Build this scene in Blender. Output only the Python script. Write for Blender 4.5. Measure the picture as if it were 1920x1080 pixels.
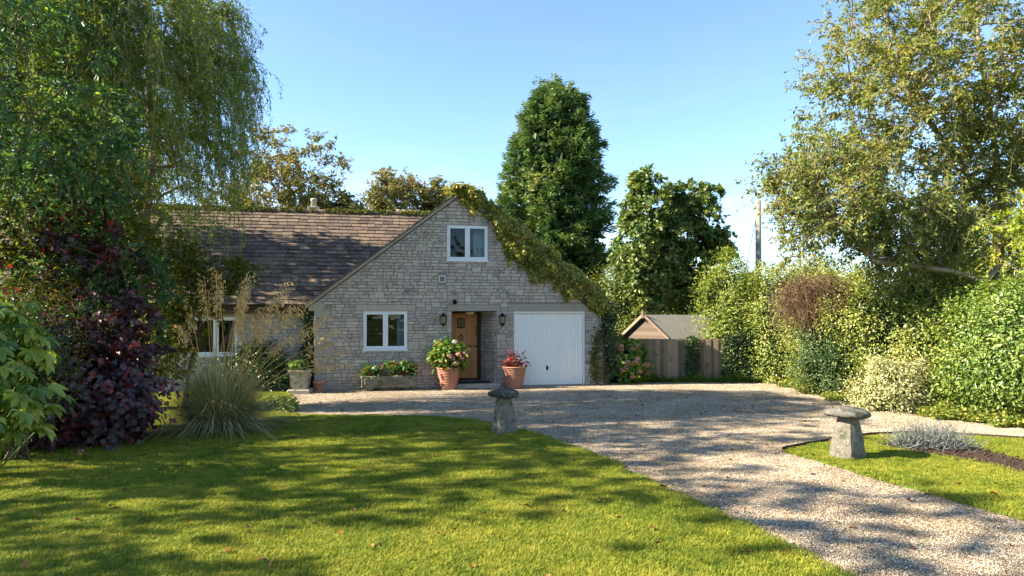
import bpy, math, random
import numpy as np
from mathutils import Vector, Matrix
from mathutils.geometry import tessellate_polygon

R = math.radians
rng = np.random.default_rng(11)
random.seed(5)
scene = bpy.context.scene
for o in list(bpy.data.objects):
    bpy.data.objects.remove(o)

# ------------------------------------------------------------------ camera
cam = bpy.data.objects.new('camera', bpy.data.cameras.new('camera'))
scene.collection.objects.link(cam)
cam.location = (0, 0, 2.0)
cam.rotation_euler = (R(90), 0, 0)
cam.data.sensor_width = 36
cam.data.lens = 1300 / 1920 * 36
cam.data.shift_y = 50 / 1920
cam.data.clip_end = 3000
scene.camera = cam

# ------------------------------------------------------------------ sky and sun
SUN_EL, SUN_AZ = 33.0, 9.0            # elevation; degrees towards the camera side of due left
sdir = Vector((-math.cos(R(SUN_EL)) * math.cos(R(SUN_AZ)), -math.cos(R(SUN_EL)) * math.sin(R(SUN_AZ)), math.sin(R(SUN_EL))))
world = bpy.data.worlds.new('World'); scene.world = world; world.use_nodes = True
wn = world.node_tree.nodes; wl = world.node_tree.links
sky = wn.new('ShaderNodeTexSky'); sky.sky_type = 'NISHITA'; sky.sun_disc = False
sky.sun_elevation = R(SUN_EL); sky.sun_rotation = math.atan2(sdir.x, sdir.y)
sky.altitude = 50; sky.air_density = 0.9; sky.dust_density = 0.05; sky.ozone_density = 3.6
wn['Background'].inputs['Strength'].default_value = 0.09
# thin high cloud low over the horizon, the same all round
tc = wn.new('ShaderNodeTexCoord'); mpw = wn.new('ShaderNodeMapping'); mpw.inputs['Scale'].default_value = (2.2, 2.2, 9.0); wl.new(tc.outputs['Generated'], mpw.inputs[0])
nw = wn.new('ShaderNodeTexNoise'); nw.inputs['Scale'].default_value = 1.6; nw.inputs['Detail'].default_value = 7; nw.inputs['Roughness'].default_value = 0.6; nw.inputs['Distortion'].default_value = 0.4; wl.new(mpw.outputs[0], nw.inputs['Vector'])
rw = wn.new('ShaderNodeValToRGB'); rw.color_ramp.elements[0].position = 0.5; rw.color_ramp.elements[1].position = 0.8; wl.new(nw.outputs[0], rw.inputs[0])
sx = wn.new('ShaderNodeSeparateXYZ'); wl.new(tc.outputs['Generated'], sx.inputs[0])
rz_ = wn.new('ShaderNodeMapRange'); rz_.inputs[1].default_value = 0.05; rz_.inputs[2].default_value = 0.38; rz_.inputs[3].default_value = 0.75; rz_.inputs[4].default_value = 0.06; wl.new(sx.outputs['Z'], rz_.inputs[0])
mw = wn.new('ShaderNodeMath'); mw.operation = 'MULTIPLY'; wl.new(rw.outputs[0], mw.inputs[0]); wl.new(rz_.outputs[0], mw.inputs[1])
bw_ = wn.new('ShaderNodeRGBToBW'); wl.new(sky.outputs[0], bw_.inputs[0])
cw = wn.new('ShaderNodeMix'); cw.data_type = 'RGBA'; wl.new(mw.outputs[0], cw.inputs[0]); wl.new(sky.outputs[0], cw.inputs[6])
mb_ = wn.new('ShaderNodeMath'); mb_.operation = 'MULTIPLY'; mb_.inputs[1].default_value = 1.2; wl.new(bw_.outputs[0], mb_.inputs[0]); wl.new(mb_.outputs[0], cw.inputs[7])
wl.new(cw.outputs[2], wn['Background'].inputs['Color'])
sun = bpy.data.objects.new('sun', bpy.data.lights.new('sun', 'SUN'))
scene.collection.objects.link(sun)
sun.data.energy = 4.6; sun.data.angle = R(0.55); sun.data.color = (1.0, 0.90, 0.74)
sun.rotation_euler = sdir.to_track_quat('Z', 'Y').to_euler()
sun.location = (-30, 0, 30)
scene.view_settings.view_transform = 'Standard'
scene.view_settings.look = 'None'
scene.view_settings.exposure = 2.0
scene.view_settings.gamma = 1.0
scene.render.engine = 'CYCLES'
scene.cycles.max_bounces = 8
scene.cycles.diffuse_bounces = 4
scene.cycles.transparent_max_bounces = 12
scene.cycles.use_denoising = True

# ------------------------------------------------------------------ helpers
def lin(h):
    h = h.lstrip('#')
    c = [int(h[i:i + 2], 16) / 255 for i in (0, 2, 4)]
    return tuple(x / 12.92 if x < 0.04045 else ((x + 0.055) / 1.055) ** 2.4 for x in c) + (1.0,)

def link(o, parent=None):
    scene.collection.objects.link(o)
    if parent is not None:
        o.parent = parent
    return o

def tag(o, label=None, cat=None, group=None, kind=None):
    if label: o['label'] = label
    if cat: o['category'] = cat
    if group: o['group'] = group
    if kind: o['kind'] = kind
    return o

def empty(name, loc, rz=0.0, parent=None):
    o = bpy.data.objects.new(name, None)
    o.location = loc; o.rotation_euler = (0, 0, rz); o.empty_display_size = 0.1
    return link(o, parent)

def mesh_fast(name, V, F, mat, parent=None, rnd=None, smooth=False, loc=None):
    """V (n,3), F (m,k) uniform faces, rnd one value per vertex"""
    V = np.asarray(V, np.float32); F = np.asarray(F, np.int32)
    me = bpy.data.meshes.new(name)
    m, k = F.shape
    me.vertices.add(len(V)); me.vertices.foreach_set('co', V.ravel())
    me.loops.add(m * k); me.loops.foreach_set('vertex_index', F.ravel())
    me.polygons.add(m); me.polygons.foreach_set('loop_start', np.arange(0, m * k, k, dtype=np.int32))
    me.polygons.foreach_set('loop_total', np.full(m, k, np.int32))
    if smooth: me.polygons.foreach_set('use_smooth', np.ones(m, bool))
    if rnd is not None:
        a = me.attributes.new('rnd', 'FLOAT', 'POINT'); a.data.foreach_set('value', np.asarray(rnd, np.float32))
    me.update(calc_edges=True)
    me.materials.append(mat)
    o = bpy.data.objects.new(name, me)
    if loc is not None: o.location = loc
    return link(o, parent)

class MB:
    """collects shapes for one mesh object"""
    def __init__(s): s.v = []; s.f = []; s.r = []
    def add(s, V, F, r=None):
        b = len(s.v); V = [tuple(map(float, p)) for p in V]
        s.v += V; s.f += [tuple(int(i) + b for i in f) for f in F]
        s.r += [random.random() if r is None else r] * len(V)
        return s
    def box(s, x0, y0, z0, x1, y1, z1, r=None, M=None):
        V = [(x0, y0, z0), (x1, y0, z0), (x1, y1, z0), (x0, y1, z0), (x0, y0, z1), (x1, y0, z1), (x1, y1, z1), (x0, y1, z1)]
        if M is not None: V = [tuple(M @ Vector(p)) for p in V]
        return s.add(V, [(0, 3, 2, 1), (4, 5, 6, 7), (0, 1, 5, 4), (1, 2, 6, 5), (2, 3, 7, 6), (3, 0, 4, 7)], r)
    def cbox(s, x0, y0, z0, x1, y1, z1, c=0.006, r=None, M=None):
        """box with chamfered edges"""
        V = []; 
        for z, i in ((z0, c), (z0 + c, 0), (z1 - c, 0), (z1, c)):
            a = (x0 + i, x1 - i, y0 + i, y1 - i); d = c if i == 0 else 0
            V += [(a[0] + d, a[2], z), (a[1] - d, a[2], z), (a[1], a[2] + d, z), (a[1], a[3] - d, z), (a[1] - d, a[3], z), (a[0] + d, a[3], z), (a[0], a[3] - d, z), (a[0], a[2] + d, z)]
        F = [tuple(range(7, -1, -1)), tuple(range(24, 32))]
        for k in range(3):
            for j in range(8):
                F.append((k * 8 + j, k * 8 + (j + 1) % 8, k * 8 + 8 + (j + 1) % 8, k * 8 + 8 + j))
        if M is not None: V = [tuple(M @ Vector(p)) for p in V]
        return s.add(V, F, r)
    def lathe(s, prof, n=24, c=(0, 0, 0), r=None, cap=True):
        V = []; F = []
        for (rad, z) in prof:
            for j in range(n):
                a = 2 * math.pi * j / n
                V.append((c[0] + rad * math.cos(a), c[1] + rad * math.sin(a), c[2] + z))
        for k in range(len(prof) - 1):
            for j in range(n):
                F.append((k * n + j, k * n + (j + 1) % n, (k + 1) * n + (j + 1) % n, (k + 1) * n + j))
        if cap:
            F.append(tuple(range(n - 1, -1, -1))); F.append(tuple((len(prof) - 1) * n + j for j in range(n)))
        return s.add(V, F, r)
    def tube(s, pts, rad, n=6, r=None):
        pts = [Vector(p) for p in pts]
        rad = rad if isinstance(rad, (list, tuple)) else [rad] * len(pts)
        V = []; F = []
        for i, p in enumerate(pts):
            d = (pts[min(i + 1, len(pts) - 1)] - pts[max(i - 1, 0)]).normalized()
            a = d.orthogonal().normalized() if abs(d.z) > 0.99 else Vector((0, 0, 1)).cross(d).normalized()
            b = d.cross(a)
            for j in range(n):
                t = 2 * math.pi * j / n
                V.append(p + (a * math.cos(t) + b * math.sin(t)) * rad[i])
        for k in range(len(pts) - 1):
            for j in range(n):
                F.append((k * n + j, k * n + (j + 1) % n, (k + 1) * n + (j + 1) % n, (k + 1) * n + j))
        F.append(tuple(range(n - 1, -1, -1))); F.append(tuple((len(pts) - 1) * n + j for j in range(n)))
        return s.add(V, F, r)
    def build(s, name, mat, parent=None, smooth=False, loc=None):
        me = bpy.data.meshes.new(name)
        me.from_pydata(s.v, [], s.f)
        a = me.attributes.new('rnd', 'FLOAT', 'POINT'); a.data.foreach_set('value', np.asarray(s.r, np.float32))
        if smooth: me.polygons.foreach_set('use_smooth', np.ones(len(me.polygons), bool))
        me.materials.append(mat)
        o = bpy.data.objects.new(name, me)
        if loc is not None: o.location = loc
        return link(o, parent)

def poly_sheet(name, outer, z, mat, holes=(), parent=None, skirt=0.0):
    loops = [[Vector((x, y, 0)) for x, y in outer]] + [[Vector((x, y, 0)) for x, y in h] for h in holes]
    tri = tessellate_polygon(loops)
    V = [(p.x, p.y, z) for l in loops for p in l]
    F = []
    for t in tri:
        a, b, c = (V[i] for i in t)
        ccw = (b[0] - a[0]) * (c[1] - a[1]) - (b[1] - a[1]) * (c[0] - a[0])
        F.append(tuple(t) if ccw > 0 else tuple(reversed(t)))
    mb = MB(); mb.add(V, F, 0.5)
    if skirt:
        n = len(outer)
        V2 = [(x, y, z) for x, y in outer] + [(x, y, z - skirt) for x, y in outer]
        mb.add(V2, [(i, (i + 1) % n, n + (i + 1) % n, n + i) for i in range(n)], 0.5)
    return mb.build(name, mat, parent)

def inside(P, poly):
    x, y = P[:, 0], P[:, 1]; c = np.zeros(len(P), bool); n = len(poly)
    for i in range(n):
        x1, y1 = poly[i]; x2, y2 = poly[(i + 1) % n]
        if y1 == y2: continue
        k = ((y1 > y) != (y2 > y)) & (x < (x2 - x1) * (y - y1) / (y2 - y1) + x1)
        c ^= k
    return c

def edge_dist(P, poly):
    d = np.full(len(P), 1e9); n = len(poly)
    for i in range(n):
        a = np.array(poly[i]); b = np.array(poly[(i + 1) % n]); ab = b - a
        t = np.clip(((P[:, :2] - a) @ ab) / (ab @ ab), 0, 1)
        d = np.minimum(d, np.linalg.norm(P[:, :2] - (a + t[:, None] * ab), axis=1))
    return d

# ------------------------------------------------------------------ materials
def new_mat(name):
    m = bpy.data.materials.new(name); m.use_nodes = True
    nt = m.node_tree; return m, nt.nodes, nt.links, nt.nodes['Principled BSDF']

def ramp(nd, stops, interp='LINEAR'):
    r = nd.new('ShaderNodeValToRGB'); r.color_ramp.interpolation = interp
    els = r.color_ramp.elements
    while len(els) < len(stops): els.new(0.5)
    for e, (p, c) in zip(els, stops):
        e.position = p; e.color = lin(c) if isinstance(c, str) else c
    return r

def noise(nd, lk, scale, detail=4, rough=0.6, vec=None, dist=0.0):
    n = nd.new('ShaderNodeTexNoise'); n.inputs['Scale'].default_value = scale
    n.inputs['Detail'].default_value = detail; n.inputs['Roughness'].default_value = rough
    n.inputs['Distortion'].default_value = dist
    if vec is not None: lk.new(vec, n.inputs['Vector'])
    return n

def math_node(nd, lk, op, a, b):
    m = nd.new('ShaderNodeMath'); m.operation = op
    for i, v in enumerate((a, b)):
        if isinstance(v, (int, float)): m.inputs[i].default_value = v
        else: lk.new(v, m.inputs[i])
    return m.outputs[0]

def mixc(nd, lk, fac, a, b, mode='MIX'):
    m = nd.new('ShaderNodeMix'); m.data_type = 'RGBA'; m.blend_type = mode
    for sock, v in ((m.inputs[0], fac), (m.inputs[6], a), (m.inputs[7], b)):
        if isinstance(v, (int, float)): sock.default_value = v
        elif isinstance(v, tuple): sock.default_value = v
        elif isinstance(v, str): sock.default_value = lin(v)
        else: lk.new(v, sock)
    return m.outputs[2]

def bump(nd, lk, bsdf, h, strength=0.4, dist=0.02):
    b = nd.new('ShaderNodeBump'); b.inputs['Strength'].default_value = strength; b.inputs['Distance'].default_value = dist
    lk.new(h, b.inputs['Height']); lk.new(b.outputs[0], bsdf.inputs['Normal'])

def attr(nd, name='rnd'):
    a = nd.new('ShaderNodeAttribute'); a.attribute_name = name; return a.outputs['Fac']

def wpos(nd): return nd.new('ShaderNodeNewGeometry').outputs['Position']

def varied(name, stops, rough=0.85, nscale=18, namp=0.5, bscale=40, bstr=0.35, bdist=0.01, spots=None, spot_scale=6, spot_lo=0.56, spec=0.25, use_rnd=True, metallic=0.0, stretch=None):
    """colour picked by the piece's rnd, mottled with noise, optional coloured spots (lichen, moss, stain)"""
    m, nd, lk, b = new_mat(name)
    pos = wpos(nd)
    if stretch:
        mp = nd.new('ShaderNodeMapping'); mp.inputs['Scale'].default_value = stretch; lk.new(pos, mp.inputs[0]); pos = mp.outputs[0]
    n = noise(nd, lk, nscale, 6, 0.65, pos)
    base = attr(nd) if use_rnd else 0.5
    v = math_node(nd, lk, 'ADD', base, math_node(nd, lk, 'MULTIPLY', math_node(nd, lk, 'SUBTRACT', n.outputs[0], 0.5), namp * 2))
    r = ramp(nd, stops); lk.new(v, r.inputs[0])
    col = r.outputs[0]
    for (c, sc, lo, hi) in (spots or []):
        s = noise(nd, lk, sc, 5, 0.7, wpos(nd))
        rr = ramp(nd, [(lo, (0, 0, 0, 1)), (hi, (1, 1, 1, 1))]); lk.new(s.outputs[0], rr.inputs[0])
        col = mixc(nd, lk, rr.outputs[0], col, c)
    lk.new(col, b.inputs['Base Color'])
    b.inputs['Roughness'].default_value = rough; b.inputs['Specular IOR Level'].default_value = spec; b.inputs['Metallic'].default_value = metallic
    nb = noise(nd, lk, bscale, 5, 0.7, pos)
    bump(nd, lk, b, nb.outputs[0], bstr, bdist)
    return m

def leaf_mat(name, stops, transl=0.35, rough=0.5, spec=0.35, clump=0.35, cscale=1.3, tint=(1.25, 1.15, 0.45, 1)):
    m, nd, lk, b = new_mat(name)
    n = noise(nd, lk, cscale, 2, 0.5, wpos(nd))
    v = math_node(nd, lk, 'ADD', attr(nd), math_node(nd, lk, 'MULTIPLY', math_node(nd, lk, 'SUBTRACT', n.outputs[0], 0.5), clump * 2))
    r = ramp(nd, stops); lk.new(v, r.inputs[0])
    lk.new(r.outputs[0], b.inputs['Base Color'])
    b.inputs['Roughness'].default_value = rough; b.inputs['Specular IOR Level'].default_value = spec
    t = nd.new('ShaderNodeBsdfTranslucent'); lk.new(mixc(nd, lk, 1.0, r.outputs[0], tint, 'MULTIPLY'), t.inputs['Color'])
    mx = nd.new('ShaderNodeMixShader'); mx.inputs[0].default_value = transl
    lk.new(b.outputs[0], mx.inputs[1]); lk.new(t.outputs[0], mx.inputs[2])
    lk.new(mx.outputs[0], nd['Material Output'].inputs['Surface'])
    return m

def plain(name, c, rough=0.5, metallic=0.0, spec=0.5):
    m, nd, lk, b = new_mat(name)
    n = noise(nd, lk, 9, 5, 0.7, wpos(nd))
    c0 = lin(c) if isinstance(c, str) else c
    col = mixc(nd, lk, n.outputs[0], tuple(x * 0.86 for x in c0[:3]) + (1,), tuple(min(x * 1.1, 1) for x in c0[:3]) + (1,))
    lk.new(col, b.inputs['Base Color']); b.inputs['Roughness'].default_value = rough
    b.inputs['Metallic'].default_value = metallic; b.inputs['Specular IOR Level'].default_value = spec
    return m

M = {}
M['stone'] = varied('wall_stone', [(0.0, '#a5988c'), (0.3, '#b2a496'), (0.55, '#baac9c'), (0.8, '#c6b7a2'), (1.0, '#ad9f92')], nscale=14, namp=0.35, bscale=55, bstr=0.6, bdist=0.008,
                    spots=[('#6f6a62', 3.2, 0.56, 0.72), ('#bdb6a6', 23, 0.62, 0.75)])
M['mortar'] = varied('mortar', [(0, '#7f766c'), (1, '#9b9285')], nscale=30, bscale=90, use_rnd=False)
M['dressed'] = varied('dressed_stone', [(0, '#a09687'), (1, '#b5a994')], nscale=9, namp=0.5, bscale=70, bstr=0.25, spots=[('#7b7a6c', 4, 0.55, 0.75)])
M['tile'] = varied('roof_tile', [(0, '#4c3f36'), (0.35, '#655547'), (0.7, '#786653'), (1, '#5a4d43')], nscale=7, namp=0.3, bscale=45, bstr=0.5, bdist=0.01,
                   spots=[('#8d8a6c', 14, 0.66, 0.74), ('#4b443c', 4.5, 0.58, 0.72)])
M['slab'] = plain('roof_underlay', '#3a332e', 0.9)
M['moss'] = leaf_mat('moss', [(0, '#3a4419'), (0.5, '#5d6426'), (1, '#7f7b38')], transl=0.1, rough=0.95, spec=0.1)
M['pvc'] = plain('white_frame', '#e6e7e4', 0.35)
M['paint'] = varied('garage_paint', [(0, '#e6e3d8'), (1, '#f6f4ec')], nscale=3, namp=0.5, rough=0.45, spec=0.4, bscale=3, bstr=0.03, use_rnd=False, spots=[('#b9b5a6', 5, 0.66, 0.85)], stretch=(6, 6, 0.6))
M['oak'] = varied('oak_boards', [(0, '#8e5428'), (0.5, '#b06e38'), (1, '#c08246')], nscale=5, namp=0.5, bscale=20, stretch=(14, 14, 0.8), rough=0.5, spec=0.4, bstr=0.15)
M['oak_dark'] = varied('oak_frame', [(0, '#3c2416'), (1, '#5b3822')], nscale=5, namp=0.5, stretch=(10, 10, 1), rough=0.6)
M['iron'] = plain('black_iron', '#15161a', 0.45, 0.6)
M['lead'] = plain('grey_metal', '#777a7c', 0.5, 0.4)
M['gutter'] = plain('brown_gutter', '#3b2620', 0.45)
M['fascia'] = plain('fascia_board', '#5a3d2c', 0.6)
M['terracotta'] = varied('terracotta', [(0, '#ab7860'), (1, '#c49179')], nscale=10, namp=0.4, rough=0.8, bscale=80, bstr=0.15, spots=[('#c59a85', 7, 0.6, 0.8)])
M['lichen'] = varied('lichen_stone', [(0, '#6d675b'), (0.5, '#8e8674'), (1, '#a39a86')], nscale=11, namp=0.6, bscale=28, bstr=0.9, bdist=0.02,
                     spots=[('#4a4a3a', 7, 0.50, 0.64), ('#c9c4b2', 19, 0.62, 0.70), ('#75712f', 5, 0.6, 0.75)])
M['lichen_dark'] = varied('mossy_cap_stone', [(0, '#3f3e38'), (0.5, '#5d5a50'), (1, '#77736a')], nscale=13, namp=0.7, bscale=24, bstr=1.0, bdist=0.02,
                     spots=[('#39391f', 6, 0.5, 0.62), ('#b9bcb8', 15, 0.60, 0.69)])
M['trough'] = varied('mossy_trough_stone', [(0, '#59584a'), (1, '#807d6b')], nscale=12, namp=0.6, bscale=30, bstr=0.9, spots=[('#48502a', 8, 0.5, 0.62), ('#a9a898', 22, 0.62, 0.7)])
M['bark'] = varied('bark', [(0, '#3a3027'), (0.5, '#5a4c3e'), (1, '#7a6a58')], nscale=9, namp=0.6, stretch=(1, 1, 0.25), bscale=30, bstr=0.8)
M['bark_pale'] = varied('pale_bark', [(0, '#6d5f4d'), (0.5, '#8a7a64'), (1, '#a59679')], nscale=9, namp=0.6, stretch=(1, 1, 0.3), bscale=30, bstr=0.7)
M['fence'] = varied('weathered_fence', [(0, '#6a5a49'), (0.5, '#86745f'), (1, '#a08e74')], nscale=6, namp=0.5, stretch=(12, 12, 0.7), bscale=25, bstr=0.4, spots=[('#5c6142', 3, 0.58, 0.75)])
M['shedwood'] = varied('shed_cladding', [(0, '#54483d'), (1, '#736455')], nscale=6, namp=0.5, stretch=(1.2, 1.2, 12), bscale=25)
M['felt'] = varied('roof_felt', [(0, '#827b6d'), (1, '#a09885')], nscale=3, namp=0.5, bscale=120, use_rnd=False)
M['soil'] = varied('soil', [(0, '#2b2019'), (0.5, '#45352a'), (1, '#5f4c3d')], nscale=22, namp=0.9, bscale=40, bstr=1.0, bdist=0.03, use_rnd=False)
M['edging'] = varied('dark_edging', [(0, '#2c231d'), (1, '#4a3b30')], nscale=8, stretch=(3, 3, 10))
M['pole'] = varied('pole_wood', [(0, '#6f675c'), (1, '#93897b')], nscale=5, namp=0.6, stretch=(6, 6, 0.5))
M['wire'] = plain('wire', '#2a2b2d', 0.5, 0.5)
M['room'] = plain('room_wall', '#5b544c', 0.9)
M['curtain'] = plain('curtain_cloth', '#a9b7bd', 0.9)
M['dim_glass'] = plain('lantern_glass', '#8f8a63', 0.15)
M['opal'] = plain('opal_glass', '#d9cdb8', 0.3)

m, nd, lk, b = new_mat('window_glass'); M['glass'] = m
tr = nd.new('ShaderNodeBsdfTransparent'); tr.inputs[0].default_value = (0.85, 0.9, 0.9, 1)
gl = nd.new('ShaderNodeBsdfGlossy'); gl.inputs['Roughness'].default_value = 0.02
fr = nd.new('ShaderNodeFresnel'); fr.inputs[0].default_value = 1.36
nz = noise(nd, lk, 2.2, 2, 0.5, wpos(nd)); bp = nd.new('ShaderNodeBump'); bp.inputs['Strength'].default_value = 0.14; bp.inputs['Distance'].default_value = 0.05
lk.new(nz.outputs[0], bp.inputs['Height']); lk.new(bp.outputs[0], gl.inputs['Normal'])
mx = nd.new('ShaderNodeMixShader'); lk.new(fr.outputs[0], mx.inputs[0]); lk.new(tr.outputs[0], mx.inputs[1]); lk.new(gl.outputs[0], mx.inputs[2])
lk.new(mx.outputs[0], nd['Material Output'].inputs['Surface'])

# gravel sheet and gravel pieces
m, nd, lk, b = new_mat('gravel_bed'); M['gravel_bed'] = m
vo = nd.new('ShaderNodeTexVoronoi'); vo.inputs['Scale'].default_value = 70; lk.new(wpos(nd), vo.inputs['Vector'])
sp = nd.new('ShaderNodeSeparateColor'); lk.new(vo.outputs['Color'], sp.inputs[0])
rp = ramp(nd, [(0, '#4a3d32'), (0.3, '#786453'), (0.6, '#957f6b'), (0.85, '#ae9a84'), (1, '#cdbfaa')]); lk.new(sp.outputs[0], rp.inputs[0])
lk.new(rp.outputs[0], b.inputs['Base Color']); b.inputs['Roughness'].default_value = 0.9; bump(nd, lk, b, vo.outputs['Distance'], 1.0, 0.012)
M['gravel'] = varied('gravel_stone', [(0, '#43372a'), (0.2, '#75634c'), (0.45, '#958267'), (0.7, '#b09d80'), (0.9, '#c9baa0'), (1, '#e6dcc8')], nscale=0.8, namp=0.3, bscale=200, rough=0.85)

def grass_material(name, stops, patch):
    m, nd, lk, b = new_mat(name)
    p = wpos(nd)
    n1 = noise(nd, lk, 1.1, 4, 0.6, p); n2 = noise(nd, lk, 6.0, 3, 0.6, p)
    v = math_node(nd, lk, 'ADD', math_node(nd, lk, 'MULTIPLY', attr(nd), 0.45),
                  math_node(nd, lk, 'ADD', math_node(nd, lk, 'MULTIPLY', math_node(nd, lk, 'SUBTRACT', n1.outputs[0], 0.3), 0.95),
                            math_node(nd, lk, 'MULTIPLY', math_node(nd, lk, 'SUBTRACT', n2.outputs[0], 0.42), 0.85)))
    r = ramp(nd, stops); lk.new(v, r.inputs[0])
    lk.new(r.outputs[0], b.inputs['Base Color']); b.inputs['Roughness'].default_value = 0.6; b.inputs['Specular IOR Level'].default_value = 0.2
    t = nd.new('ShaderNodeBsdfTranslucent'); lk.new(mixc(nd, lk, 1.0, r.outputs[0], (1.12, 1.1, 0.6, 1), 'MULTIPLY'), t.inputs['Color'])
    mx = nd.new('ShaderNodeMixShader'); mx.inputs[0].default_value = patch
    lk.new(b.outputs[0], mx.inputs[1]); lk.new(t.outputs[0], mx.inputs[2]); lk.new(mx.outputs[0], nd['Material Output'].inputs['Surface'])
    return m
GRASS = [(0.05, '#4a5e1e'), (0.35, '#78882a'), (0.6, '#9a9c37'), (0.85, '#b4ac48'), (1.0, '#ab9652')]
M['grass'] = grass_material('grass_blades', GRASS, 0.35)
M['turf'] = varied('turf', [(0, '#3c4a17'), (0.5, '#56681f'), (1, '#727a30')], nscale=7, namp=0.8, bscale=60, bstr=0.8, bdist=0.02, use_rnd=False)
M['field'] = varied('field', [(0, '#3f4a1c'), (1, '#67702f')], nscale=0.5, namp=0.8, bscale=20, use_rnd=False)

L = {}
L['willow'] = leaf_mat('willow_leaf', [(0, '#466632'), (0.4, '#668434'), (0.75, '#8ea038'), (1, '#bcb848')], 0.58, clump=0.45, cscale=0.9)
L['ash'] = leaf_mat('dark_leaf', [(0, '#355642'), (0.5, '#4f7246'), (0.85, '#738f42'), (1, '#a8b048')], 0.5, rough=0.38, spec=0.5, clump=0.3)
L['purple'] = leaf_mat('purple_leaf', [(0, '#343235'), (0.4, '#4a3d40'), (0.68, '#613f42'), (0.84, '#803a36'), (1, '#b04432')], 0.25, rough=0.42, spec=0.45, clump=0.22, tint=(1.6, 0.6, 0.5, 1))
L['maple'] = leaf_mat('yellowing_leaf', [(0, '#3b4d1d'), (0.5, '#5e6a24'), (0.85, '#8a842f'), (1, '#a0702f')], 0.45, clump=0.35)
L['fatsia'] = leaf_mat('broad_leaf', [(0, '#48662a'), (0.5, '#748a34'), (1, '#a8ae4a')], 0.35, rough=0.32, spec=0.5, clump=0.1)
L['feather'] = leaf_mat('feather_leaf', [(0, '#56702e'), (0.5, '#86953e'), (1, '#aeb052')], 0.3)
L['laurel'] = leaf_mat('hedge_leaf', [(0, '#485f26'), (0.35, '#6f8032'), (0.7, '#9a9f46'), (1, '#bfb666')], 0.3, rough=0.4, spec=0.45, clump=0.4, cscale=1.1)
L['laurel_bright'] = leaf_mat('bright_hedge_leaf', [(0, '#3f5e2a'), (0.4, '#688238'), (0.8, '#95a44a'), (1, '#bcbc6a')], 0.3, rough=0.36, spec=0.5, clump=0.35)
L['cotoneaster'] = leaf_mat('dark_hedge_leaf', [(0, '#233a1c'), (0.5, '#3c5628'), (0.9, '#66793c'), (1, '#8b9456')], 0.25, rough=0.4, spec=0.45)
L['variegated'] = leaf_mat('variegated_leaf', [(0, '#7b8648'), (0.4, '#a7a873'), (0.8, '#cdc69c'), (1, '#e0dabd')], 0.3, clump=0.3)
L['walnut'] = leaf_mat('autumn_leaf', [(0, '#566a38'), (0.4, '#738240'), (0.75, '#94964c'), (0.93, '#a69450'), (1, '#927242')], 0.45, clump=0.35, cscale=0.8)
L['yellow'] = leaf_mat('yellow_leaf', [(0, '#6f8a2a'), (0.5, '#92a232'), (1, '#b8b23c')], 0.45)
L['oakleaf'] = leaf_mat('far_autumn_leaf', [(0, '#566038'), (0.45, '#787844'), (0.8, '#948450'), (1, '#986f44')], 0.35, clump=0.4, cscale=0.5)
L['sycamore'] = leaf_mat('sycamore_leaf', [(0, '#40592f'), (0.5, '#61793e'), (0.85, '#929c54'), (1, '#b8b672')], 0.35, rough=0.38, spec=0.5, clump=0.3)
L['cypress'] = leaf_mat('cypress_spray', [(0, '#3a582e'), (0.5, '#607f48'), (0.85, '#93a266'), (1, '#b2b27c')], 0.2, clump=0.45, cscale=0.7)
L['ivy'] = leaf_mat('ivy_leaf', [(0, '#55652a'), (0.4, '#868c38'), (0.75, '#b0a64c'), (0.93, '#d0c05c'), (1, '#c0944a')], 0.35, rough=0.4, spec=0.45, clump=0.35, cscale=1.6)
L['ivy_dark'] = leaf_mat('dark_ivy_and_shade_leaf', [(0, '#1f2f19'), (0.6, '#334a24'), (1, '#596a35')], 0.2, rough=0.4, spec=0.4)  # ivy, and the dark leaves painting shade inside shrubs and the cypress
L['herb'] = leaf_mat('herb_leaf', [(0, '#3c5c24'), (0.5, '#5a7a2e'), (1, '#8c9a3f')], 0.3)
L['geranium'] = leaf_mat('bedding_leaf', [(0, '#2f5a24'), (0.6, '#4e7a2c'), (0.8, '#7d6a32'), (1, '#8c4030')], 0.3, clump=0.5, cscale=6)
L['hydrangea'] = leaf_mat('hydrangea_leaf', [(0, '#3a6426'), (0.5, '#5c8430'), (0.85, '#93a03e'), (1, '#a88a3c')], 0.35, clump=0.35, cscale=5)
L['pink'] = leaf_mat('faded_flower', [(0, '#b07a6c'), (0.5, '#d09a88'), (1, '#e6c4b2')], 0.3, clump=0.2)
L['white'] = leaf_mat('white_flower', [(0, '#dcdccf'), (1, '#f2f2ea')], 0.3, tint=(1, 1, 1, 1))
L['red'] = leaf_mat('red_leaf', [(0, '#6a1d1c'), (0.5, '#952b25'), (0.8, '#a84a3c'), (1, '#5b5a2c')], 0.35, tint=(1.3, 0.7, 0.5, 1))
L['dead'] = leaf_mat('dead_stem', [(0, '#44352a'), (0.5, '#65503e'), (1, '#89735a')], 0.0, rough=0.9, spec=0.1)
L['straw'] = leaf_mat('straw', [(0, '#d2aa62'), (0.5, '#e8c680'), (1, '#f6e0a8')], 0.5, tint=(1.2, 1, 0.7, 1))
L['stipa'] = leaf_mat('grey_green_blade', [(0, '#7a7c50'), (0.5, '#aaa676'), (0.85, '#ccc092'), (1, '#e2cf9e')], 0.3, clump=0.2)
L['lavender'] = leaf_mat('grey_lavender', [(0, '#4f5650'), (0.5, '#757b74'), (1, '#a0a39b')], 0.2, clump=0.2)
L['litter'] = leaf_mat('fallen_leaf', [(0, '#4a2f1c'), (0.5, '#7a4f2a'), (1, '#a0743c')], 0.2, clump=0)

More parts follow.
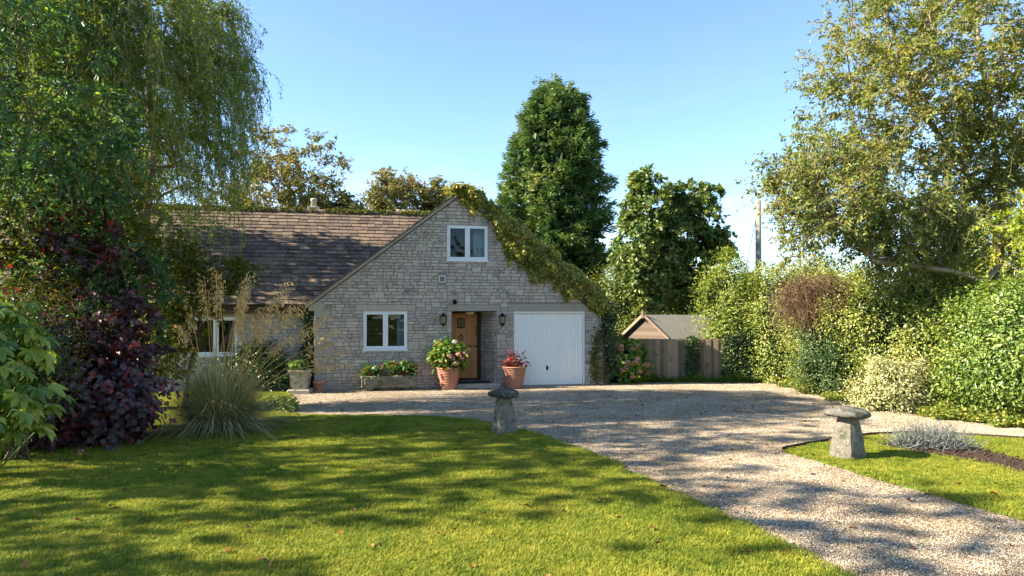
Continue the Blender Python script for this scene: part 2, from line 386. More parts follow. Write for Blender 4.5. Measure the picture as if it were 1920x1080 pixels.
# ------------------------------------------------------------------ ground
tag(poly_sheet('ground', [(-600, -600), (600, -600), (600, 900), (-600, 900)], -0.06, M['field']), kind='structure')
GRAVEL = [(-5.75, 17.4), (-4.75, 14.2), (-4.3, 13.3), (2.2, 4), (3.3, -7), (9.5, -7), (8.5, 2), (9.5, 7), (16, 5), (16, 8.6), (9.3, 11.75), (8.15, 13.4), (7.7, 15.2), (7.6, 17.6), (7.7, 20.35), (2.6, 20.7), (2.2, 20.2), (-5.4, 18.8)]
tag(poly_sheet('driveway', GRAVEL, 0.0, M['gravel_bed']), 'tan gravel drive and forecourt in front of the cottage', kind='structure')
LAWN_A = [(2.53, 5.31), (2.22, 6.34), (1.82, 7.65), (1.08, 10.0), (0.36, 11.5), (-0.28, 12.45), (-0.75, 13.0), (-1.35, 13.35), (-2.7, 13.55), (-4.0, 13.6), (-4.55, 13.85), (-4.75, 14.3), (-5.5, 17.2), (-6.1, 17.9), (-16, 16.5), (-16, -8), (4.6, -8), (3.7, -0.5)]
LAWN_B = [(3.95, 10.08), (4.5, 10.5), (5.13, 10.85), (5.85, 11.3), (6.58, 11.45), (7.3, 11.3), (8.07, 10.95), (10, 10.0), (16, 6.2), (16, -8), (8.2, -8), (6.5, 1.2), (4.95, 6.7), (4.55, 8.0), (4.25, 9.1)]
BED = [(5.55, 10.45), (5.72, 9.98), (6.0, 9.5), (6.22, 9.1), (6.36, 8.5), (6.7, 7), (7.5, 6.8), (7.05, 8.5), (6.93, 9.3), (6.85, 10.0), (6.45, 10.5), (5.9, 10.7)]
def ragged(poly, seed, amp=0.022):
    g = np.random.default_rng(seed); out = []
    for (x0, y0), (x1, y1) in zip(poly, poly[1:] + poly[:1]):
        l_ = math.hypot(x1 - x0, y1 - y0); n_ = max(1, int(l_ / 0.16)) if max(abs(y0), abs(y1)) < 15 and abs(x0) < 9 and abs(x1) < 9 else 1
        for k in range(n_):
            t = k / n_; o_ = g.normal() * amp if n_ > 1 else 0; out.append((x0 + (x1 - x0) * t - (y1 - y0) / l_ * o_, y0 + (y1 - y0) * t + (x1 - x0) / l_ * o_))
    return out
LAWN_A = ragged(LAWN_A, 1)
LAWN_B = LAWN_B[:9] + ragged(LAWN_B[9:], 2)
tag(poly_sheet('lawn', LAWN_A, 0.03, M['turf'], skirt=0.05), 'mown lawn left of the gravel drive', kind='structure')
tag(poly_sheet('lawn', LAWN_B, 0.03, M['turf'], skirt=0.05), 'small lawn beyond the drive with the lavender bed', kind='structure')
tag(poly_sheet('flower_bed', BED, 0.045, M['soil'], skirt=0.03), 'bare soil bed in the lawn', kind='structure')

def gn_scatter(name, pts, scales, variants, parent=None, zrot=True, label=None):
    """stuff: instances of unlinked patch meshes on points"""
    me = bpy.data.meshes.new(name); me.vertices.add(len(pts)); me.vertices.foreach_set('co', np.asarray(pts, np.float32).ravel())
    a = me.attributes.new('sc', 'FLOAT', 'POINT'); a.data.foreach_set('value', np.asarray(scales, np.float32))
    o = link(bpy.data.objects.new(name, me), parent)
    ng = bpy.data.node_groups.new(name + '_scatter', 'GeometryNodeTree')
    ng.interface.new_socket('Geometry', in_out='INPUT', socket_type='NodeSocketGeometry')
    ng.interface.new_socket('Geometry', in_out='OUTPUT', socket_type='NodeSocketGeometry')
    n = ng.nodes; l = ng.links
    gi = n.new('NodeGroupInput'); go = n.new('NodeGroupOutput')
    ip = n.new('GeometryNodeInstanceOnPoints'); jn = n.new('GeometryNodeJoinGeometry')
    for v in variants:
        oi = n.new('GeometryNodeObjectInfo'); oi.inputs['Object'].default_value = v; oi.inputs['As Instance'].default_value = True
        l.new(oi.outputs['Geometry'], jn.inputs[0])
    l.new(gi.outputs[0], ip.inputs['Points']); l.new(jn.outputs[0], ip.inputs['Instance'])
    ip.inputs['Pick Instance'].default_value = True
    rv = n.new('FunctionNodeRandomValue'); rv.data_type = 'FLOAT_VECTOR'
    rv.inputs[0].default_value = (0, 0, 0); rv.inputs[1].default_value = (0.0, 0.0, 6.2832)
    l.new(rv.outputs[0], ip.inputs['Rotation'])
    na = n.new('GeometryNodeInputNamedAttribute'); na.data_type = 'FLOAT'; na.inputs['Name'].default_value = 'sc'
    l.new(na.outputs['Attribute'], ip.inputs['Scale'])
    l.new(ip.outputs[0], go.inputs[0])
    md = o.modifiers.new('scatter', 'NODES'); md.node_group = ng
    tag(o, label, kind='stuff')
    return o

def unlinked(o):
    scene.collection.objects.unlink(o); return o

def jitter_grid(x0, x1, y0, y1, s):
    gx, gy = np.meshgrid(np.arange(x0, x1, s), np.arange(y0, y1, s))
    P = np.stack([gx.ravel(), gy.ravel()], 1); P += rng.uniform(-0.5, 0.5, P.shape) * s
    return P

def grass_patch(n, size, h):
    P = np.zeros((n, 3)); r = size * np.sqrt(rng.uniform(0, 1, n)) ; t = rng.uniform(0, 6.283, n)
    P[:, 0] = r * np.cos(t); P[:, 1] = r * np.sin(t)
    a = rng.uniform(0, 6.283, n); lean = rng.uniform(0.2, 1.2, n); hh = h * rng.uniform(0.5, 1.2, n); w = rng.uniform(0.0016, 0.0032, n)
    d = np.stack([np.cos(a), np.sin(a), np.zeros(n)], 1); s = np.stack([-np.sin(a), np.cos(a), np.zeros(n)], 1)
    up = np.array([0, 0, 1.0])
    mid = P + d * (hh * 0.35 * lean)[:, None] + up * (hh * 0.6)[:, None]
    tip = P + d * (hh * 0.95 * lean)[:, None] + up * (hh * 0.85)[:, None]
    V = np.stack([P - s * w[:, None], P + s * w[:, None], mid + s * w[:, None] * 0.8, mid - s * w[:, None] * 0.8, tip], 1).reshape(-1, 3)
    b = np.arange(n)[:, None] * 5
    F = np.concatenate([b + [0, 1, 2], b + [0, 2, 3], b + [3, 2, 4]])
    return unlinked(mesh_fast('grass_patch', V, F, M['grass'], rnd=np.repeat(rng.uniform(0, 1, n), 5)))
gp = [grass_patch(340, 0.16, 0.034) for _ in range(4)]
gp2 = [grass_patch(60, 0.05, 0.07) for _ in range(3)]
for nm, poly, lab in (('grass', LAWN_A, 'short mown grass of the big lawn'), ('grass', LAWN_B, 'short mown grass of the lawn beyond the drive')):
    G = jitter_grid(-12, 13, 2.4, 18.5, 0.115)
    vis = (np.abs(G[:, 0]) < 0.80 * G[:, 1] + 2.5)
    k = inside(G, poly) & vis & (edge_dist(G, poly) > 0.02)
    if poly is LAWN_B: k &= ~inside(G, BED)
    G = G[k]; e = edge_dist(G, poly)
    gn_scatter(nm, np.c_[G, np.full(len(G), 0.028)], np.clip(e / 0.16 + 0.45, 0.55, 1.0) * rng.uniform(0.8, 1.25, len(G)), gp, label=lab)
    T = jitter_grid(-11, 12, 3.4, 17, 0.33); T = T[inside(T, poly) & (rng.uniform(0, 1, len(T)) < 0.6) & (np.abs(T[:, 0]) < 0.8 * T[:, 1])]
    if poly is LAWN_B: T = T[~inside(T, BED)]
    gn_scatter('grass', np.c_[T, np.full(len(T), 0.026)], rng.uniform(0.6, 1.1, len(T)), gp2, label='longer tufts standing out of ' + lab)

def gravel_patch(n, size):
    r = size * np.sqrt(rng.uniform(0, 1, n)); t = rng.uniform(0, 6.283, n)
    P = np.stack([r * np.cos(t), r * np.sin(t), rng.uniform(0.0, 0.008, n)], 1)
    O = np.array([(1, 0, 0), (0, 1, 0), (-1, 0, 0), (0, -1, 0), (0, 0, 1), (0, 0, -1)], float)
    s = rng.uniform(0.004, 0.0095, n)[:, None, None] * rng.uniform(0.6, 1.3, (n, 6, 1))
    q = rng.normal(size=(n, 3, 3)); q, _ = np.linalg.qr(q)
    V = (np.einsum('nij,kj->nki', q, O) * s); V[:, :, 2] *= 0.75
    V = (V + P[:, None, :]).reshape(-1, 3)
    f = np.array([(0, 1, 4), (1, 2, 4), (2, 3, 4), (3, 0, 4), (1, 0, 5), (2, 1, 5), (3, 2, 5), (0, 3, 5)])
    F = (np.arange(n)[:, None, None] * 6 + f).reshape(-1, 3)
    return unlinked(mesh_fast('gravel_patch', V, F, M['gravel'], rnd=np.repeat(rng.uniform(0, 1, n), 6)))
vp = [gravel_patch(700, 0.19) for _ in range(4)]
G = jitter_grid(-6, 14, 2.2, 20.6, 0.17)
k = inside(G, GRAVEL) & ~inside(G, LAWN_A) & ~inside(G, LAWN_B) & (edge_dist(G, GRAVEL) > 0.05) & (np.abs(G[:, 0]) < 0.80 * G[:, 1] + 2.5)
G = G[k]; e = np.minimum(edge_dist(G, LAWN_A), edge_dist(G, LAWN_B))
gn_scatter('gravel', np.c_[G, np.zeros(len(G))], np.clip(e / 0.19 + 0.1, 0.35, 1.0), vp, label='loose tan and brown gravel on the drive')

# stones kicked onto the grass edge
SB = []
for poly in (LAWN_A, LAWN_B):
    Q = jitter_grid(-6, 9, 4, 14.5, 0.07); Q = Q[inside(Q, poly)]; ed = edge_dist(Q, poly); Q = Q[(ed < 0.10) & (rng.uniform(0, 1, len(Q)) < 0.35 * (1 - ed / 0.1))]; SB.append(Q[~inside(Q, BED)])
SB = np.concatenate(SB)
gn_scatter('gravel', np.c_[SB, np.full(len(SB), 0.045)], rng.uniform(0.7, 1.1, len(SB)), [gravel_patch(3, 0.03) for _ in range(4)], label='stray stones kicked onto the lawn edges')
# ------------------------------------------------------------------ cottage
TH = math.atan2(1.5, 7.83); W = 7.97
house = tag(empty('stone_cottage', (-5.21, 18.3, 0), TH), 'grey stone cottage with ivy-clad front gable and brown tiled side wing', 'house')
def HW(u, y, z=0.0):
    c, s = math.cos(TH), math.sin(TH)
    return Vector((-5.21 + u * c - y * s, 18.3 + u * s + y * c, z))
PK, ZP, ZE = 3.84, 5.25, 2.31
def rakeL(z): return 0.0 if z <= ZE else PK * (z - ZE) / (ZP - ZE)
def rakeR(z): return W if z <= ZE else W - (W - PK) * (z - ZE) / (ZP - ZE)
# openings: (u0, z0, u1, z1)
OP_UP = (3.49, 3.49, 4.63, 4.46)
OP_LO = (1.25, 1.06, 2.43, 2.10)
OP_PORCH = (3.62, -0.05, 4.87, 2.10)
OP_GAR = (5.36, -0.05, 7.42, 2.10)
def wall_sheet(name, outer, holes, y, thick):
    loops = [[Vector((a, b, 0)) for a, b in outer]] + [[Vector((h[0], h[1], 0)), Vector((h[2], h[1], 0)), Vector((h[2], h[3], 0)), Vector((h[0], h[3], 0))] for h in holes]
    V = [(p.x, y, p.y) for l in loops for p in l]
    mb = MB(); mb.add(V, [tuple(t) for t in tessellate_polygon(loops)], 0.5)
    for h in holes:       # reveals
        a, c, b, d = h
        Q = [(a, c), (b, c), (b, d), (a, d)]
        mb.add([(x, y, z) for x, z in Q] + [(x, y + thick, z) for x, z in Q], [(i, (i + 1) % 4, 4 + (i + 1) % 4, 4 + i) for i in range(4)], 0.5)
    return mb
front = wall_sheet('front_wall', [(0, -0.1), (W, -0.1), (W, ZE), (PK, ZP), (0, ZE)],
                   [OP_UP, OP_LO, (OP_PORCH[0], -0.08, OP_PORCH[2], 2.10), (OP_GAR[0], -0.08, OP_GAR[2], 2.10)], 0.0, 0.14)
# side walls and rear so that the rooms are closed
front.box(0.0, 0.02, -0.1, 0.25, 9.3, 2.3); front.box(W - 0.25, 0.02, -0.1, W, 9.3, 2.3)
front_wall = front.build('front_wall', M['mortar'], house)
WY = 0.5                                     # wing wall is set back
wing = MB()
OP_W = (-3.12, 0.92, -2.0, 1.94)
wing_m = wall_sheet('wing_wall', [(-10.2, -0.1), (0.0, -0.1), (0.0, 2.28), (-10.2, 2.28)], [OP_W], WY, 0.14)
wing_m.box(-10.2, WY + 0.02, -0.1, -9.95, 9.3, 2.3)
wing_wall = wing_m.build('wing_wall', M['mortar'], house)
rear = MB(); rear.box(-10.2, 9.3, -0.1, W, 9.5, 2.3); rear.build('rear_wall', M['mortar'], house)
inner = MB(); inner.box(-10.0, 3.6, 0, W - 0.3, 3.65, 2.4); inner.box(0.3, 0.3, 2.42, W - 0.3, 9.2, 2.5); inner.box(1.6, 3.0, 2.5, 6.2, 3.05, 4.2); inner.build('inner_wall', M['room'], house)

# --- wall stones -----------------------------------------------------
def stone_mesh(c4, O, A, B, N, d, cham):
    """c4: 4 corners (a,b) ccw; returns verts, faces of a rounded block standing d proud of the wall"""
    c = np.array(c4, float); ctr = c.mean(0)
    ring = []
    for i in range(4):
        p = c[i]; q0 = c[i - 1]; q1 = c[(i + 1) % 4]
        l0 = np.linalg.norm(q0 - p); l1 = np.linalg.norm(q1 - p)
        t0 = min(cham * random.uniform(0.5, 1.6), l0 * 0.35); t1 = min(cham * random.uniform(0.5, 1.6), l1 * 0.35)
        ring.append(p + (q0 - p) / max(l0, 1e-6) * t0); ring.append(p + (q1 - p) / max(l1, 1e-6) * t1)
    ring = np.array(ring); V = []
    for k, (ins, dd) in enumerate(((0.0, -0.03), (0.0, d * 0.6), (0.007, d))):
        v = ctr - ring; ln = np.linalg.norm(v, axis=1, keepdims=True)
        rr = ring + v / np.maximum(ln, 1e-6) * np.minimum(ins, ln * 0.3)
        dj = dd + (np.random.uniform(-0.004, 0.004, len(rr)) if k == 2 else 0)
        for j, p in enumerate(rr):
            V.append(O + A * p[0] + B * p[1] + N * (dj[j] if k == 2 else dd))
    F = [(0 + j, (j + 1) % 8, 8 + (j + 1) % 8, 8 + j) for j in range(8)] + [(8 + j, 8 + (j + 1) % 8, 16 + (j + 1) % 8, 16 + j) for j in range(8)]
    F.append(tuple(range(16, 24)))
    return [tuple(v) for v in V], F
np.random.seed(3)

def courses(levels, lo=0.075, hi=0.135):
    out = [levels[0]]
    for a, b in zip(levels[:-1], levels[1:]):
        n = max(1, round((b - a) / random.uniform(0.078, 0.092)))
        ws = np.random.uniform(0.7, 1.35, n); ws = ws / ws.sum() * (b - a)
        for w in ws: out.append(out[-1] + w)
        out[-1] = b
    return out

def lay_stones(levels, left, right, blocked, O, A, B, N, lmin=0.11, lmax=0.32):
    zs = courses(levels); blocked = list(blocked); out = []
    g = 0.007
    for i in range(len(zs) - 1):
        z0, z1 = zs[i], zs[i + 1]
        x0, x1 = max(left(z0), -50), right(z0)
        cuts = sorted([(b[0], b[2]) for b in blocked if b[1] < z1 - 0.004 and b[3] > z0 + 0.004])
        iv = []; cur = x0
        for a, b in cuts:
            if a > cur: iv.append((cur, min(a, x1)))
            cur = max(cur, b)
        if cur < x1: iv.append((cur, x1))
        for a, b in iv:
            if b - a < 0.05: continue
            p = a
            while p < b - 1e-6:
                w = random.uniform(lmin, lmax) * (0.8 + 0.5 * random.random() * (z1 - z0) / 0.1)
                if b - (p + w) < lmin * 0.7: w = b - p
                q = min(p + w, b); top = z1
                if random.random() < 0.06 and i + 2 < len(zs) and left(zs[i + 2]) < p and right(zs[i + 2]) > q and not any(bb[0] < q and bb[2] > p and bb[1] < zs[i + 2] - 0.004 and bb[3] > z1 - 0.004 for bb in blocked):
                    top = zs[i + 2]; blocked.append((p, z1, q, top))
                jl = lambda: random.uniform(-0.006, 0.006)
                ta, tb = max(p, left(top)), min(q, right(top))
                if tb - ta > 0.02:
                    c4 = [(p + g + jl(), z0 + g + jl()), (q - g + jl(), z0 + g + jl()), (tb - g + jl(), top - g + jl()), (ta + g + jl(), top - g + jl())]
                    V, F = stone_mesh(c4, O, A, B, N, random.uniform(0.006, 0.030), 0.016)
                    out.append((V, F, random.random(), (q - p) * (top - z0)))
                p = q
    return out

def emit(pieces, name, rest, mat, parent, keep=300):
    pieces = sorted(pieces, key=lambda p: -p[3])
    for V, F, r, s in pieces[:keep]:
        MB().add(V, F, r).build(name, mat, parent)
    if pieces[keep:]:
        mb = MB()
        for V, F, r, s in pieces[keep:]: mb.add(V, F, r)
        tag(mb.build(rest, mat, parent), kind='stuff')

VX, VY, VZ = np.array([1., 0, 0]), np.array([0., 1, 0]), np.array([0., 0, 1])
O0 = np.zeros(3)
lintels = [(1.05, 2.10, 2.65, 2.27), (3.50, 2.10, 4.98, 2.27), (5.18, 2.10, 7.62, 2.31)]
quoins = []
z = 0.0
for i, (h, w) in enumerate(((0.24, 0.30), (0.2, 0.46), (0.26, 0.28), (0.18, 0.34), (0.3, 0.5), (0.22, 0.26), (0.24, 0.36), (0.26, 0.3), (0.36, 0.42))):
    quoins.append((0.0, z, w, z + h)); z += h
quoins += [(3.30, 1.27, 3.62, 1.48), (4.87, 1.27, 5.14, 1.46), (4.87, 0.86, 5.13, 1.06), (3.48, 1.48, 3.62, 2.10), (4.87, 1.62, 4.98, 2.10), (4.87, 1.06, 4.96, 1.27),
           (7.42, 1.2, 7.6, 1.5), (7.7, 0.5, W, 0.74), (7.66, 1.3, W, 1.55)]
levels = [-0.06, 0.24, 0.44, 0.70, 0.88, 1.06, 1.27, 1.48, 1.66, 1.90, 2.10, 2.27, 2.8, 3.49, 4.0, 4.46, 5.2]
pieces = lay_stones(levels, rakeL, rakeR, [OP_UP, OP_LO, OP_PORCH, OP_GAR, (3.25, 2.87, 3.48, 3.08)] + lintels + quoins, O0, VX, VZ, -VY)
emit(pieces, 'stone', 'small_stones', M['stone'], front_wall, 300)
for (a, b, c, d) in lintels:
    c4 = [(a + .006, b + .006), (c - .006, b + .006), (c - .006, d - .006), (a + .006, d - .006)]
    V, F = stone_mesh(c4, O0, VX, VZ, -VY, 0.020, 0.01)
    MB().add(V, F).build('lintel', M['dressed'], front_wall)
for (a, b, c, d) in quoins:
    c4 = [(a + (.006 if a > 0 else -.012), b + .006), (c - .006, b + .006), (c - .006, d - .006), (a + (.006 if a > 0 else -.012), d - .006)]
    V, F = stone_mesh(c4, O0, VX, VZ, -VY, 0.022, 0.02)
    MB().add(V, F).build('quoin', M['dressed'], front_wall)
wp = lay_stones([-0.06, 0.5, 0.92, 1.4, 1.94, 2.24], lambda z: -5.2, lambda z: -0.02, [OP_W], np.array([0, WY, 0.]), VX, VZ, -VY)
emit(wp, 'stone', 'small_stones', M['stone'], wing_wall, 0)

# --- porch recess -----------------------------------------------------
PD = 0.95; PB = 4.55                          # depth, right end of the back wall (the right cheek is splayed)
p = MB()
p.add([(3.62, 0.14, -0.05), (3.62, PD, -0.05), (3.62, PD, 2.1), (3.62, 0.14, 2.1)], [(0, 1, 2, 3)])
p.add([(4.87, 0.0, -0.05), (PB, PD, -0.05), (PB, PD, 2.1), (4.87, 0.0, 2.1)], [(0, 3, 2, 1)])
porch = p.build('porch_recess', M['mortar'], house)
cheek = np.array([PB - 4.87, PD, 0.]); cl = np.linalg.norm(cheek); cheek /= cl; cn = np.array([-cheek[1], cheek[0], 0.])
cp = lay_stones([0.0, 0.7, 1.4, 2.09], lambda z: 0.01, lambda z: cl - 0.02, [], np.array([4.87, 0, 0.]), cheek, VZ, cn)
emit(cp, 'stone', 'small_stones', M['stone'], porch, 0)
MB().box(3.62, 0.0, 2.1, 4.87, PD, 2.14).build('porch_ceiling', M['pvc'], porch)
MB().cbox(3.6, -0.28, -0.02, 4.95, PD, 0.12, 0.012).build('door_step', M['dressed'], house)
MB().cbox(3.72, -0.16, 0.12, 4.72, 0.45, 0.142, 0.005).build('door_mat', plain('mat_fibre', '#2b2522', 0.95), house)

# --- stable door -----------------------------------------------------
door = empty('door', (3.62, PD, 0.14), 0, house)
DW = PB - 3.62
fr_ = MB(); fr_.box(0.0, -0.09, 0, 0.05, 0.0, 1.96); fr_.box(DW - 0.1, -0.09, 0, DW, 0.0, 1.96); fr_.box(0.05, -0.09, 1.9, DW - 0.1, 0.0, 1.96)
fr_.build('door_frame', M['oak_dark'], door)
nb = 5; bw = (DW - 0.15) / nb
for z0, z1 in ((0.03, 0.93), (0.97, 1.9)):
    for i in range(nb):
        MB().cbox(0.05 + i * bw + 0.001, -0.062, z0, 0.05 + (i + 1) * bw - 0.001, -0.02, z1, 0.005).build('board', M['oak'], door)
MB().cbox(0.05, -0.085, 0.925, DW - 0.1, -0.02, 0.972, 0.006).build('weather_bar', M['oak_dark'], door)
MB().box(0.05, -0.02, 0.02, DW - 0.1, -0.01, 1.9).build('door_backing', M['oak_dark'], door)
wx = 0.36
w_ = MB(); w_.box(wx - 0.11, -0.08, 1.47, wx + 0.11, -0.064, 1.5); w_.box(wx - 0.11, -0.08, 1.74, wx + 0.11, -0.064, 1.77); w_.box(wx - 0.11, -0.08, 1.5, wx - 0.085, -0.064, 1.74); w_.box(wx + 0.085, -0.08, 1.5, wx + 0.11, -0.064, 1.74)
for k in range(3): w_.box(wx - 0.05 + k * 0.05 - 0.004, -0.074, 1.5, wx - 0.05 + k * 0.05 + 0.004, -0.066, 1.74)
w_.build('peep_grille', M['iron'], door); MB().box(wx - 0.085, -0.0655, 1.5, wx + 0.085, -0.063, 1.74).build('pane', M['glass'], door)
kn = MB(); kn.tube([(wx + 0.055 * math.sin(t), -0.085, 1.2 - 0.07 * math.cos(t)) for t in np.linspace(0, 6.283, 15)], 0.011, 6); kn.lathe([(0.03, 0), (0.035, 0.02), (0.02, 0.04)], 10, (wx, -0.08, 1.25)); kn.build('knocker', M['iron'], door)
MB().cbox(wx - 0.12, -0.078, 0.72, wx + 0.12, -0.06, 0.82, 0.006).build('letter_box', M['iron'], door)
MB().tube([(DW - 0.14, -0.075, 1.25), (DW - 0.14, -0.12, 1.27), (DW - 0.14, -0.12, 1.5), (DW - 0.14, -0.075, 1.52)], 0.011, 6).build('handle', M['iron'], door)
MB().lathe([(0.0, -0.01), (0.025, 0), (0.025, 0.02), (0.0, 0.03)], 10, (DW - 0.13, -0.07, 1.08)).build('lock', M['lead'], door)

# --- windows -----------------------------------------------------
def window(op, y, sill=True):
    u0, z0, u1, z1 = op
    e = empty('window', (0, y, 0), 0, house)
    f = MB(); t = 0.055; ya, yb = 0.02, 0.085
    f.cbox(u0, ya, z0, u1, yb, z0 + t); f.cbox(u0, ya, z1 - t, u1, yb, z1); f.cbox(u0, ya, z0 + t, u0 + t, yb, z1 - t); f.cbox(u1 - t, ya, z0 + t, u1, yb, z1 - t)
    um = (u0 + u1) / 2; f.cbox(um - 0.03, ya, z0 + t, um + 0.03, yb, z1 - t)
    f.build('window_frame', M['pvc'], e)
    for a, b in ((u0 + t, um - 0.03), (um + 0.03, u1 - t)):
        s = MB(); q = 0.05; c, d = z0 + t, z1 - t; yc, yd = 0.0, 0.06
        a0, b0 = a - 0.012, b + 0.012; c0, d0 = c - 0.012, d + 0.012
        s.cbox(a0, yc, c0, b0, yd, c0 + q); s.cbox(a0, yc, d0 - q, b0, yd, d0); s.cbox(a0, yc, c0 + q, a0 + q, yd, d0 - q); s.cbox(b0 - q, yc, c0 + q, b0, yd, d0 - q)
        s.build('sash', M['pvc'], e)
        MB().box(a0 + q - 0.005, 0.03, c0 + q - 0.005, b0 - q + 0.005, 0.04, d0 - q + 0.005).build('pane', M['glass'], e)
    if sill: MB().cbox(u0 - 0.015, -0.05, z0 - 0.035, u1 + 0.015, 0.09, z0 + 0.002, 0.008).build('sill', M['pvc'], e)
    return e
window(OP_UP, 0.0); window(OP_LO, 0.0); window(OP_W, WY)
def curtain(u0, u1, z0, z1, y, label):
    n = 40; V = []; F = []
    for i in range(n + 1):
        u = u0 + (u1 - u0) * i / n
        for zz in (z0, z1): V.append((u, y + 0.03 * math.sin(i * 1.3) + 0.01 * math.sin(i * 0.5), zz))
    for i in range(n): F.append((2 * i, 2 * i + 2, 2 * i + 3, 2 * i + 1))
    c = MB().add(V, F).build('curtain', M['curtain'], None, True)
    c.location = HW(0, 0); c.rotation_euler = (0, 0, TH)
    md = c.modifiers.new('thick', 'SOLIDIFY'); md.thickness = 0.004
    tag(c, label, 'curtain')
curtain(2.16, 2.4, 0.7, 2.05, 0.26, 'pale blue curtain inside the ground-floor window of the gable')
curtain(4.25, 4.62, 3.3, 4.4, 0.26, 'pale curtain inside the upper gable window')
curtain(-2.3, -2.02, 0.6, 1.9, WY + 0.26, 'pale curtain inside the side wing window')

# --- garage door -----------------------------------------------------
gd = empty('garage_door', (0, 0.10, 0), 0, house)
u0, u1 = OP_GAR[0], OP_GAR[2]
g = MB(); g.cbox(u0, -0.07, 0, u0 + 0.045, 0.06, 2.1); g.cbox(u1 - 0.045, -0.07, 0, u1, 0.06, 2.1); g.cbox(u0 + 0.045, -0.07, 2.03, u1 - 0.045, 0.06, 2.1); g.build('door_frame', M['paint'], gd)
a, b = u0 + 0.05, u1 - 0.05; nr = 25; pw = (b - a) / nr; prof = []
for i in range(nr):
    x = a + i * pw
    prof += [(x, 0.012), (x + pw * 0.12, 0.0), (x + pw * 0.78, 0.0), (x + pw * 0.90, 0.012)]
prof.append((b, 0.012))
V = [(x, y - 0.02, 0.025) for x, y in prof] + [(x, y - 0.02, 2.02) for x, y in prof]; n = len(prof)
MB().add(V, [(i, i + 1, n + i + 1, n + i) for i in range(n - 1)]).build('ribbed_panel', M['paint'], gd)
h_ = MB(); h_.cbox(6.3, -0.035, 0.44, 6.36, -0.018, 0.56, 0.004); h_.tube([(6.33, -0.03, 0.53), (6.33, -0.07, 0.53), (6.33, -0.075, 0.46)], 0.009, 6); h_.build('handle', M['iron'], gd)
MB().box(u0, -0.06, -0.02, u1, 0.10, 0.02).build('threshold', M['lead'], gd)
MB().box(u0 - 0.1, 0.3, 0, u1 + 0.1, 0.34, 2.3).build('garage_back', M['room'], gd)

# --- roofs -----------------------------------------------------
roof = MB()
def slab(P4, t):
    a, b, c, d = [np.array(q, float) for q in P4]; nrm = np.cross(b - a, d - a); nrm /= np.linalg.norm(nrm)
    V = [a, b, c, d] + [q - nrm * t for q in (a, b, c, d)]
    return [tuple(v) for v in V], [(0, 1, 2, 3), (7, 6, 5, 4), (0, 4, 5, 1), (1, 5, 6, 2), (2, 6, 7, 3), (3, 7, 4, 0)]
yF, yB = -0.06, 9.6
sl = (ZP - ZE) / PK; sr = (ZP - ZE) / (W - PK)
V, F = slab([(-0.28, yB, ZE - 0.28 * sl + 0.09), (-0.28, yF, ZE - 0.28 * sl + 0.09), (PK, yF, ZP + 0.09), (PK, yB, ZP + 0.09)], 0.07); roof.add(V, F)
V, F = slab([(PK, yB, ZP + 0.088), (PK, yF, ZP + 0.088), (W + 0.28, yF, ZE - 0.28 * sr + 0.088), (W + 0.28, yB, ZE - 0.28 * sr + 0.088)], 0.07); roof.add(V, F)
EY, EZ, RY, RZ = 0.12, 2.26, 4.85, 5.40
ws = (RZ - EZ) / (RY - EY)
def valley(y): return (EZ + ws * (y - EY) - ZE) / sl
V, F = slab([(-10.4, EY, EZ), (valley(EY), EY, EZ), (valley(RY), RY, RZ), (-10.4, RY, RZ)], 0.05); roof.add(V, F)
V, F = slab([(-10.4, RY, RZ), (valley(RY), RY, RZ), (valley(RY), 9.6, EZ), (-10.4, 9.6, EZ)], 0.05); roof.add(V, F)
roof.add([(-10.2, 0.5, 2.28), (-10.2, 9.4, 2.28), (-10.2, RY, RZ - .05)], [(0, 1, 2)])
roof.add([(0, yB - .1, 2.28), (W, yB - .1, 2.28), (PK, yB - .1, ZP)], [(0, 1, 2)])
roof_o = roof.build('roof', M['slab'], house)
sd = np.array([0, RY - EY, RZ - EZ]); SL = np.linalg.norm(sd); sd /= SL; sn = np.array([0, -sd[2], sd[1]])
tiles = []; e = 0.232; row = 0; s = -0.04
while s < SL - 0.1:
    y = EY + sd[1] * s
    um = valley(max(y, EY)) + 0.15
    u = -10.4 + random.uniform(0, 0.3); 
    while u < um:
        w = random.uniform(0.20, 0.36); a, b = u + 0.006, min(u + w - 0.006, um + 0.02)
        if b - a > 0.06:
            ln = min(0.37, SL - s + 0.02); th = random.uniform(0.024, 0.036); lift = 0.052 + random.uniform(-0.004, 0.008); j = random.uniform(-0.012, 0.008); sk = random.uniform(-0.007, 0.007)
            V = []
            for t in (0, 1):
                for (uu, ss, hh) in ((a, s + j - sk, lift), (b, s + j + sk, lift), (b, s + ln, 0.012), (a, s + ln, 0.012)):
                    pnt = np.array([uu, EY, EZ]) + sd * ss + sn * (hh + (0 if t else -th)); V.append(tuple(pnt))
            vis = (1.0 if -5.2 < (a + b) / 2 else 0.2) * (b - a) * (1 - 0.03 * row)
            tiles.append((V, [(3, 2, 1, 0), (4, 5, 6, 7), (0, 1, 5, 4), (1, 2, 6, 5), (2, 3, 7, 6), (3, 0, 4, 7)], random.random(), vis))
        u += w
    s += e; row += 1
emit(tiles, 'tile', 'upper_tiles', M['tile'], roof_o, 300)
# ridge tiles of the wing
u = -10.4
while u < valley(RY) - 0.1:
    V = []; F = []
    for k, uu in enumerate((u + 0.004, u + 0.44)):
        for j in range(7):
            t = math.pi * (j / 6) ; V.append((uu, RY - 0.14 * math.cos(t), RZ - 0.02 + 0.115 * math.sin(t) + random.uniform(-.003, .003)))
    for j in range(6): F.append((j, j + 1, 8 + j, 7 + j))
    F += [tuple(range(6, -1, -1)), tuple(range(7, 14))]
    MB().add(V, F).build('ridge_tile', M['tile'], roof_o); u += 0.445
